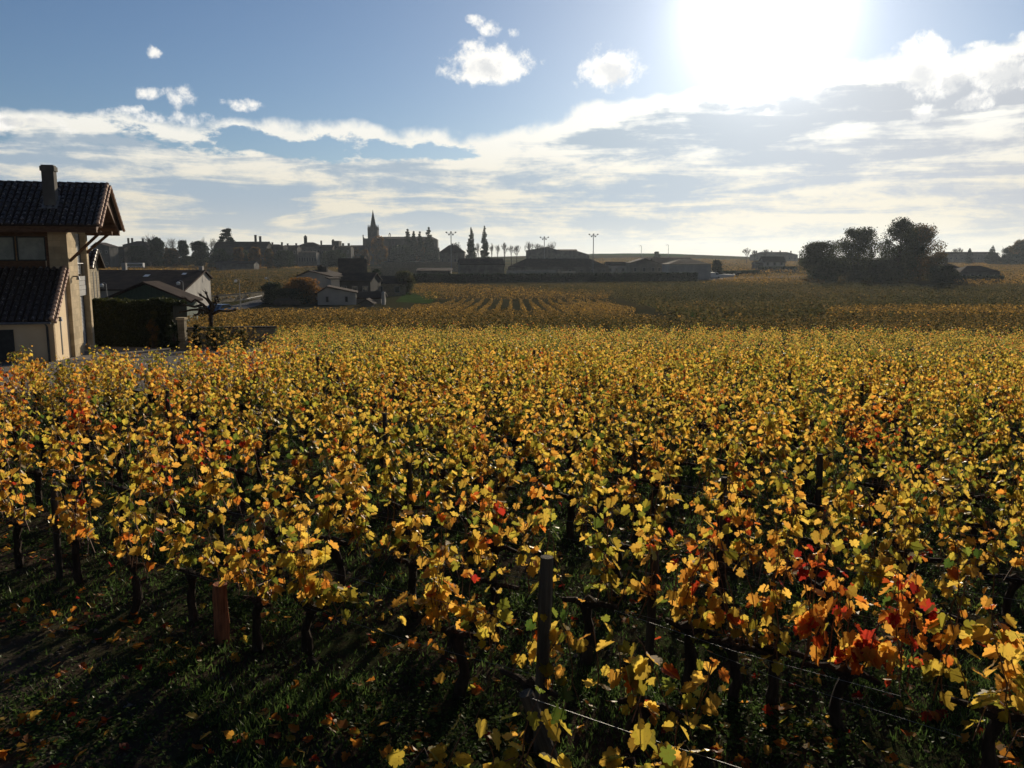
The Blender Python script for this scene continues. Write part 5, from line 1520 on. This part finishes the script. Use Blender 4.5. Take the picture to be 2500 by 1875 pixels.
# the village on the left ridge
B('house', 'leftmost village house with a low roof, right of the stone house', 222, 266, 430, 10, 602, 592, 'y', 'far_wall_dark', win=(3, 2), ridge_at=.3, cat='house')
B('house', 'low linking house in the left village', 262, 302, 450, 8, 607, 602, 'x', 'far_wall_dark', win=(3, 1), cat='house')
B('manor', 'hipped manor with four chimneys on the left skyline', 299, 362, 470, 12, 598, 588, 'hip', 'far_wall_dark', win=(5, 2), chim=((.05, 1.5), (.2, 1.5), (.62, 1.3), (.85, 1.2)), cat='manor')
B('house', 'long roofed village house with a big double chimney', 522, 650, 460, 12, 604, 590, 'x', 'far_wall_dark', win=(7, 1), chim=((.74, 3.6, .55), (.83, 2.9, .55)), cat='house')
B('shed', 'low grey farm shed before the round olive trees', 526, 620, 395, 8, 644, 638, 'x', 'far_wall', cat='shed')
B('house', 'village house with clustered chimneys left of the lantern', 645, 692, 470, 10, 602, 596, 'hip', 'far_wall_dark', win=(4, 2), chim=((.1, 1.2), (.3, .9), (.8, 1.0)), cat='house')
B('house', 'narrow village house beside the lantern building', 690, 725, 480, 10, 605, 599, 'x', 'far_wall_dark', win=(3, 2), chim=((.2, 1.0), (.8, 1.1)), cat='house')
root = B('town_hall', 'village hall topped by a small lantern turret', 722, 782, 500, 12, 602, 591, 'hip', 'far_wall', win=(7, 2), chim=((.95, .8),), cat='hall')
def turret(sx, sy0, sy1, d, w):
    p = at_depth(sx, sy0, d); q = at_depth(sx, sy1, d)
    t = MB().tube([(0, 0, p.z - root.location.z - 1), (0, 0, (q.z - root.location.z) * .72 + (p.z - root.location.z) * .28)], [w, w], 8)
    t.tube([(0, 0, (q.z * .74 + p.z * .26) - root.location.z), (0, 0, (q.z * .85 + p.z * .15) - root.location.z), (0, 0, q.z - root.location.z)], [w * 1.2, w * .7, .06], 8)
    o = t.build('turret', M['church_stone'], root); o.location = (p.x - root.location.x, 6, 0)
turret(740, 592, 573, 500, 1.0)
B('house', 'pale facade with many tall windows under the lantern', 728, 772, 470, 8, 616, 612, 'hip', 'far_wall', win=(7, 1), wsize=(.8, 2.4), cat='house')
B('house', 'village house between the lantern and the domed turret', 782, 812, 490, 10, 604, 598, 'x', 'far_wall_dark', win=(3, 2), cat='house')
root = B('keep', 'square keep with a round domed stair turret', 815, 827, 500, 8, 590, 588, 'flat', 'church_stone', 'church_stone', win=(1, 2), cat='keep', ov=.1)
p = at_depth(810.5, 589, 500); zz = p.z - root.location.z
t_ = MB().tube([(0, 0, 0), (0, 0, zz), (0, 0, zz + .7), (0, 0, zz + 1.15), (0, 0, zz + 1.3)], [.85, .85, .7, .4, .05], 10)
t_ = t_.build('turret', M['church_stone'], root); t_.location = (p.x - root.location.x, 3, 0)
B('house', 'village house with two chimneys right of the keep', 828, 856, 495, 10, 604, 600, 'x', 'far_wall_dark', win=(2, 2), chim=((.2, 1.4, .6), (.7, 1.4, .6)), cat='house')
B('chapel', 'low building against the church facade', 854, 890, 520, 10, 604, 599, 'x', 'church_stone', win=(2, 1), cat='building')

def church():
    D = 590.0
    a = at_depth(890, 600, D); b = at_depth(1064, 600, D); x = a.x; z0 = gz((a.x + b.x) / 2, D) - 1
    o = empty('church', (x, D, z0)); tag(o, 'large medieval church with a needle spire, pinnacles and a long high nave', 'church')
    def X(s): return at_depth(s, 600, D).x - x
    def Z(s): return at_depth(1000, s, D).z - z0
    w = MB(); w.box(X(890), X(1056), 2, 16, 0, Z(583)); w.box(X(1056), X(1066), 4, 14, 0, Z(584)); w.box(X(930), X(950), -1.5, 2, 0, Z(592))
    w.prism([(X(886), 0), (X(922), 0), (X(922), Z(577)), (X(910), Z(577)), (X(898), Z(582)), (X(890), Z(582)), (X(886), Z(577))], 'y', 0, 2)
    for s in (934, 955, 976, 997, 1018, 1039):
        w.hexa([(X(s), 0.5, 0), (X(s) + 1.3, .5, 0), (X(s) + 1.3, 2, 0), (X(s), 2, 0)], [(X(s), 1.2, Z(588)), (X(s) + 1.3, 1.2, Z(588)), (X(s) + 1.3, 2, Z(587)), (X(s), 2, Z(587))])
    w.box(X(1066), X(1069), 5, 13, 0, Z(604))
    w.build('wall', M['church_stone'], o)
    r = MB(); r.prism([(1.4, Z(583)), (16.6, Z(583)), (9, Z(577))], 'x', X(912), X(1052)); r.poly([(X(1052), 1.4, Z(583)), (X(1066), 5, Z(584)), (X(1052), 9, Z(577))]); r.poly([(X(1066), 5, Z(584)), (X(1066), 13, Z(584)), (X(1052), 9, Z(577))]); r.poly([(X(1066), 13, Z(584)), (X(1052), 16.6, Z(583)), (X(1052), 9, Z(577))])
    r.build('roof', M['far_tile'], o)
    for s in (945, 966, 987, 1008, 1029):
        f = MB(); cx = X(s); pts = [(cx - .9, Z(612)), (cx + .9, Z(612)), (cx + .9, Z(597)), (cx, Z(592)), (cx - .9, Z(597))]
        f.prism(pts, 'y', 1.9, 2.05); f.build('window', M['glass'], o)
    t = MB(); cx = X(909); hw = (X(922) - X(898)) / 2; t.box(cx - hw, cx + hw, 2.2, 2.2 + 2 * hw, 0, Z(562))
    for sx_ in (-1, 1):
        for sy_ in (0, 1):
            px_ = cx + sx_ * (hw - .45); py_ = 2.2 + .45 + sy_ * (2 * hw - .9)
            t.box(px_ - .5, px_ + .5, py_ - .5, py_ + .5, Z(562), Z(556))
    tw = t.build('tower', M['church_stone'], o)
    for sx_ in (-1, 1):
        MB().box(cx + sx_ * hw * .5 - .35, cx + sx_ * hw * .5 + .35, 2.12, 2.2, Z(575), Z(566)).build('belfry_opening', M['glass'], tw)
    sp = MB(); cy = 2.2 + hw
    sp.tube([(cx, cy, Z(564)), (cx, cy, Z(556)), (cx, cy, Z(535)), (cx, cy, Z(516)), (cx, cy, Z(511))], [hw * .78, hw * .66, hw * .36, .28, .06], 8)
    sp.build('spire', M['church_stone'], tw)
    for sx_ in (-1, 1):
        for sy_ in (0, 1):
            px_ = cx + sx_ * (hw - .45); py_ = 2.2 + .45 + sy_ * (2 * hw - .9)
            MB().tube([(px_, py_, Z(556)), (px_, py_, Z(553)), (px_, py_, Z(547))], [.55, .4, .04], 6).build('pinnacle', M['church_stone'], tw)
            MB().tube([(px_, py_, Z(556)), (cx + sx_ * hw * .45, cy, Z(553.5))], [.22, .22], 4).build('flying_buttress', M['church_stone'], tw)
    f = MB(); bx = X(947.5); bw = X(950) - X(945)
    f.box(bx - bw * .5, bx - bw * .28, 8.6, 9.4, Z(578), Z(571)).box(bx + bw * .28, bx + bw * .5, 8.6, 9.4, Z(578), Z(571)).prism([(bx - bw * .55, Z(571)), (bx + bw * .55, Z(571)), (bx, Z(567))], 'y', 8.6, 9.4)
    f.build('bell_arch', M['church_stone'], o)
    MB().tube([(X(886.5), 1, Z(577)), (X(886.5), 1, Z(572))], [.6, .05], 6).build('pinnacle', M['church_stone'], o)
church()

# ------------------------------------------------------------------ street furniture and vehicles
def floodlight(sx, sytop, d, label, sc=1.0):
    p = at_depth(sx, sytop, d); z0 = gz(p.x, d); H = p.z - z0
    o = empty('floodlight_mast', (p.x, d, z0)); tag(o, label, 'floodlight mast', 'floodlight masts of the sports ground')
    k = d / FPX * sc
    MB().tube([(0, 0, -.3), (0, 0, H)], [1.4 * k, .95 * k], 7).build('pole', M['metal'], o)
    MB().tube([(-11 * k, 0, H - 2.2 * k), (11 * k, 0, H - 2.2 * k)], .45 * k, 5).build('crossarm', M['metal'], o)
    for dx, dz in ((-11, 0), (0, 0.6), (11, 0), (-4.8, -5.6), (4.8, -5.6)):
        MB().hexa([((dx - 1.8) * k, -1.2 * k, H + (dz - 1.6) * k), ((dx + 1.8) * k, -1.2 * k, H + (dz - 1.6) * k), ((dx + 1.5) * k, 1.2 * k, H + (dz - 1.2) * k), ((dx - 1.5) * k, 1.2 * k, H + (dz - 1.2) * k)],
                  [((dx - 2.0) * k, -1.2 * k, H + (dz + 1.2) * k), ((dx + 2.0) * k, -1.2 * k, H + (dz + 1.2) * k), ((dx + 1.5) * k, 1.2 * k, H + (dz + 1.2) * k), ((dx - 1.5) * k, 1.2 * k, H + (dz + 1.2) * k)]).build('floodlight', M['dark_frame'], o)
    MB().tube([(-4.8 * k, 0, H - 4.5 * k), (0, 0, H - 3 * k)], .35 * k, 4).tube([(4.8 * k, 0, H - 4.5 * k), (0, 0, H - 3 * k)], .35 * k, 4).build('bracket', M['metal'], o)
floodlight(1101, 567, 290, 'floodlight mast just right of the church', 1.0)
floodlight(1329, 579, 330, 'floodlight mast over the middle of the very long barn, the lowest of three', .85)
floodlight(1449, 572, 306, 'floodlight mast over the right end of the very long barn', .92)

def street_lamp(sx, sytop, d, label, arm=.5, bowl=True, rr=.06):
    p = at_depth(sx, sytop, d); z0 = gz(p.x, d); H = p.z - z0
    o = empty('street_lamp', (p.x, d, z0)); tag(o, label, 'street lamp')
    MB().tube([(0, 0, -.3), (0, 0, 1.0), (0, 0, H)], [rr * 1.5, rr, rr * .7], 6).build('pole', M['metal'], o)
    MB().tube([(0, 0, H), (-arm * .5, 0, H + .15), (-arm, 0, H)], rr * .6, 5).build('arm', M['metal'], o)
    h = MB().tube([(-arm, 0, H + .02), (-arm, 0, H - .12), (-arm, 0, H - .36)], [.10, .26, .18], 8)
    h.build('lamp_head', M['white_paint'], o)
street_lamp(584, 683, 118, 'street lamp with a white bowl beside the curving road')
street_lamp(656, 677, 150, 'street lamp behind the dark roadside tree')
street_lamp(446, 688, 92, 'street lamp rising in front of the long dark roof, near its gable')
street_lamp(259, 693, 92, 'street lamp with a white bowl at the left of the green fronted shed')
street_lamp(1566, 600, 420, 'slim tall lamp post on the skyline, left of two', 1.0, rr=.14)
street_lamp(1632, 598, 420, 'slim tall lamp post on the skyline, right of two', 1.0, rr=.14)
p = at_depth(1953, 612, 330); z0 = gz(p.x, 330)
o = empty('utility_pole', (p.x, 330, z0)); tag(o, 'plain wooden utility pole left of the dark tree group', 'utility pole')
MB().tube([(0, 0, -.3), (0, 0, p.z - z0)], [.18, .13], 6).build('pole', M['bark'], o)
MB().box(-.8, .8, -.08, .08, p.z - z0 - .6, p.z - z0 - .45).build('crossarm', M['bark'], o)

def car(sx, sy, d, rz, label, paint='car_paint_white', van=False, name='parked_car', cat='car', long_=4.2, group=None, bus=False):
    p = at_depth(sx, sy, d); z0 = gz(p.x, d)
    o = empty(name, (p.x, d, z0), rz); tag(o, label, cat, group)
    hl = long_ / 2; W = .86 if not bus else 1.25
    if bus: pr = [(-hl, .4), (hl, .4), (hl, 3.0), (hl - .2, 3.15), (-hl, 3.15)]
    elif van: pr = [(-hl, .3), (hl, .3), (hl, 1.0), (hl - .7, 1.2), (hl - 1.3, 2.0), (-hl, 2.05)]
    else: pr = [(-hl, .3), (hl, .3), (hl + .02, .75), (hl - .9, .92), (hl - 1.65, 1.42), (-hl + .9, 1.45), (-hl + .1, .98), (-hl - .02, .8)]
    bm_ = MB().prism([(a_, b_) for a_, b_ in pr], 'y', -W, W); bm_.build('body', M[paint], o)
    wn = MB()
    if bus: wn.box(-hl + .3, hl - .3, -W - .02, W + .02, 1.5, 2.6)
    elif van: wn.prism([(hl - 1.95, 1.25), (hl - .85, 1.25), (hl - 1.35, 1.85), (hl - 1.95, 1.85)], 'y', -W - .02, W + .02)
    else: wn.prism([(-hl + .35, .98), (hl - 1.05, .98), (hl - 1.7, 1.36), (-hl + .95, 1.38)], 'y', -W - .02, W + .02)
    wn.build('windows', M['glass'], o)
    if not bus and not van:
        MB().hexa([(-hl + .08, -W + .12, 1.02), (-hl + .10, -W + .12, 1.0), (-hl + .10, W - .12, 1.0), (-hl + .08, W - .12, 1.02)], [(-hl + .78, -W + .18, 1.42), (-hl + .82, -W + .18, 1.40), (-hl + .82, W - .18, 1.40), (-hl + .78, W - .18, 1.42)]).build('rear_window', M['glass'], o)
    for wx in (-hl + .8, hl - .85):
        for wy in (-W, W - .2):
            MB().tube([(wx, wy, .32), (wx, wy + .2, .32)], .32, 12).build('wheel', M['tyre'], o)
car(540, 760, 102, R(80), 'blue car parked behind the pollarded tree', 'car_paint_blue')
car(1742, 672, 285, R(10), 'white van parked at the corner of the plain warehouse', van=True, name='parked_van', cat='van', long_=4.8)
car(324, 632, 440, R(3), 'long white coach parked below the left village', bus=True, name='coach', cat='coach', long_=11)
car(780, 640, 460, R(5), 'white car parked below the village hall, left of two', group='cars below the village')
car(806, 641, 455, R(-5), 'white car parked below the keep, right of two', group='cars below the village')
for i, (sx_, nm) in enumerate(((1272, 'leftmost'), (1292, 'second'), (1318, 'third'), (1334, 'fourth'), (1344, 'rightmost'))):
    car(sx_, 660, 288, R(85), ('%s of five cars' % nm) + ' glinting in front of the very long barn', ('car_paint_white', 'car_paint_dark', 'car_paint_white', 'car_paint_blue', 'car_paint_white')[i], group='cars at the long barn')
car(1500, 668, 292, R(5), 'silver white car right of the very long barn', group=None)
car(700, 733, 142, R(8), 'dark car parked under the orange tree', 'car_paint_dark')

# gate pillar, court wall, roadside wall and railing
def gate_pillar():
    p = at_depth(447, 835, 46.6); z0 = gz(p.x, 46.6)
    o = empty('gate_pillar', (p.x, 46.6, z0)); tag(o, 'square pale stone gate pillar at the edge of the gravel court', 'gate pillar')
    MB().box(-.19, .19, -.19, .19, -.2, 1.72).build('shaft', M['rubble'], o)
    MB().box(-.24, .24, -.24, .24, 1.72, 1.84).build('cap', M['stone_trim'], o)
gate_pillar()
def straight_wall(p, q, h, t, mat, name, label, cat='wall'):
    d = Vector((q[0] - p[0], q[1] - p[1], 0)); L = d.length; d.normalize(); nn = Vector((-d.y, d.x, 0)) * t / 2
    o = empty(name, (p[0], p[1], 0)); tag(o, label, cat)
    m = MB(); c = MB(); k = max(2, int(L / 4))
    for i in range(k):
        a, b = d * (L * i / k), d * (L * (i + 1) / k)
        za, zb = gz(p[0] + a.x, p[1] + a.y), gz(p[0] + b.x, p[1] + b.y)
        P_ = [a - nn, b - nn, b + nn, a + nn]; Z_ = [za, zb, zb, za]; n2 = nn * 1.25; P2 = [a - n2, b - n2, b + n2, a + n2]
        m.hexa([(v.x, v.y, z - .3) for v, z in zip(P_, Z_)], [(v.x, v.y, z + h) for v, z in zip(P_, Z_)])
        c.hexa([(v.x, v.y, z + h) for v, z in zip(P2, Z_)], [(v.x, v.y, z + h + .08) for v, z in zip(P2, Z_)])
    m.build('masonry', M[mat], o); c.build('coping', M['far_wall_dark'], o)
straight_wall(at_depth(456, 820, 48.2), at_depth(676, 820, 50.2), 1.15, .3, 'rubble', 'court_wall', 'low stone wall closing the court behind the pollarded tree')
straight_wall(on_ground(516, 741), on_ground(700, 722), 1.3, .4, 'rubble', 'roadside_wall', 'grey wall along the far side of the curving road')
straight_wall(on_ground(1060, 688), on_ground(1560, 684), 1.0, .4, 'rubble', 'field_wall', 'low stone wall along the valley road behind the hedge')
o = empty('railing', (0, 0, 0)); tag(o, 'thin railing of upright bars beside the curving road', 'railing')
A, Bq = on_ground(590, 748), on_ground(640, 736); m = MB()
for i in range(15):
    q = A.lerp(Bq, i / 14); zz = gz(q.x, q.y); m.tube([(q.x, q.y, zz), (q.x, q.y, zz + 1.1)], .03, 4)
m.build('post', M['metal'], o); MB().tube([(A.x, A.y, A.z + 1.1), (Bq.x, Bq.y, Bq.z + 1.1)], .03, 4).build('rail', M['metal'], o)

# ------------------------------------------------------------------ haze over the valley
def haze():
    m, n, out = material('haze')
    v = n.new('ShaderNodeVolumePrincipled')
    v.inputs['Color'].default_value = (0.74, 0.86, 1.0, 1)
    v.inputs['Density'].default_value = HAZE
    v.inputs['Anisotropy'].default_value = 0.5
    n.t.links.new(v.outputs[0], out.inputs['Volume'])
    o = MB().box(-3400, 3400, -60, 4400, -40, 90).build('haze', m)
    tag(o, 'thin pale haze hanging over the whole valley', 'haze', kind='stuff')
HAZE = 0.00008
haze()
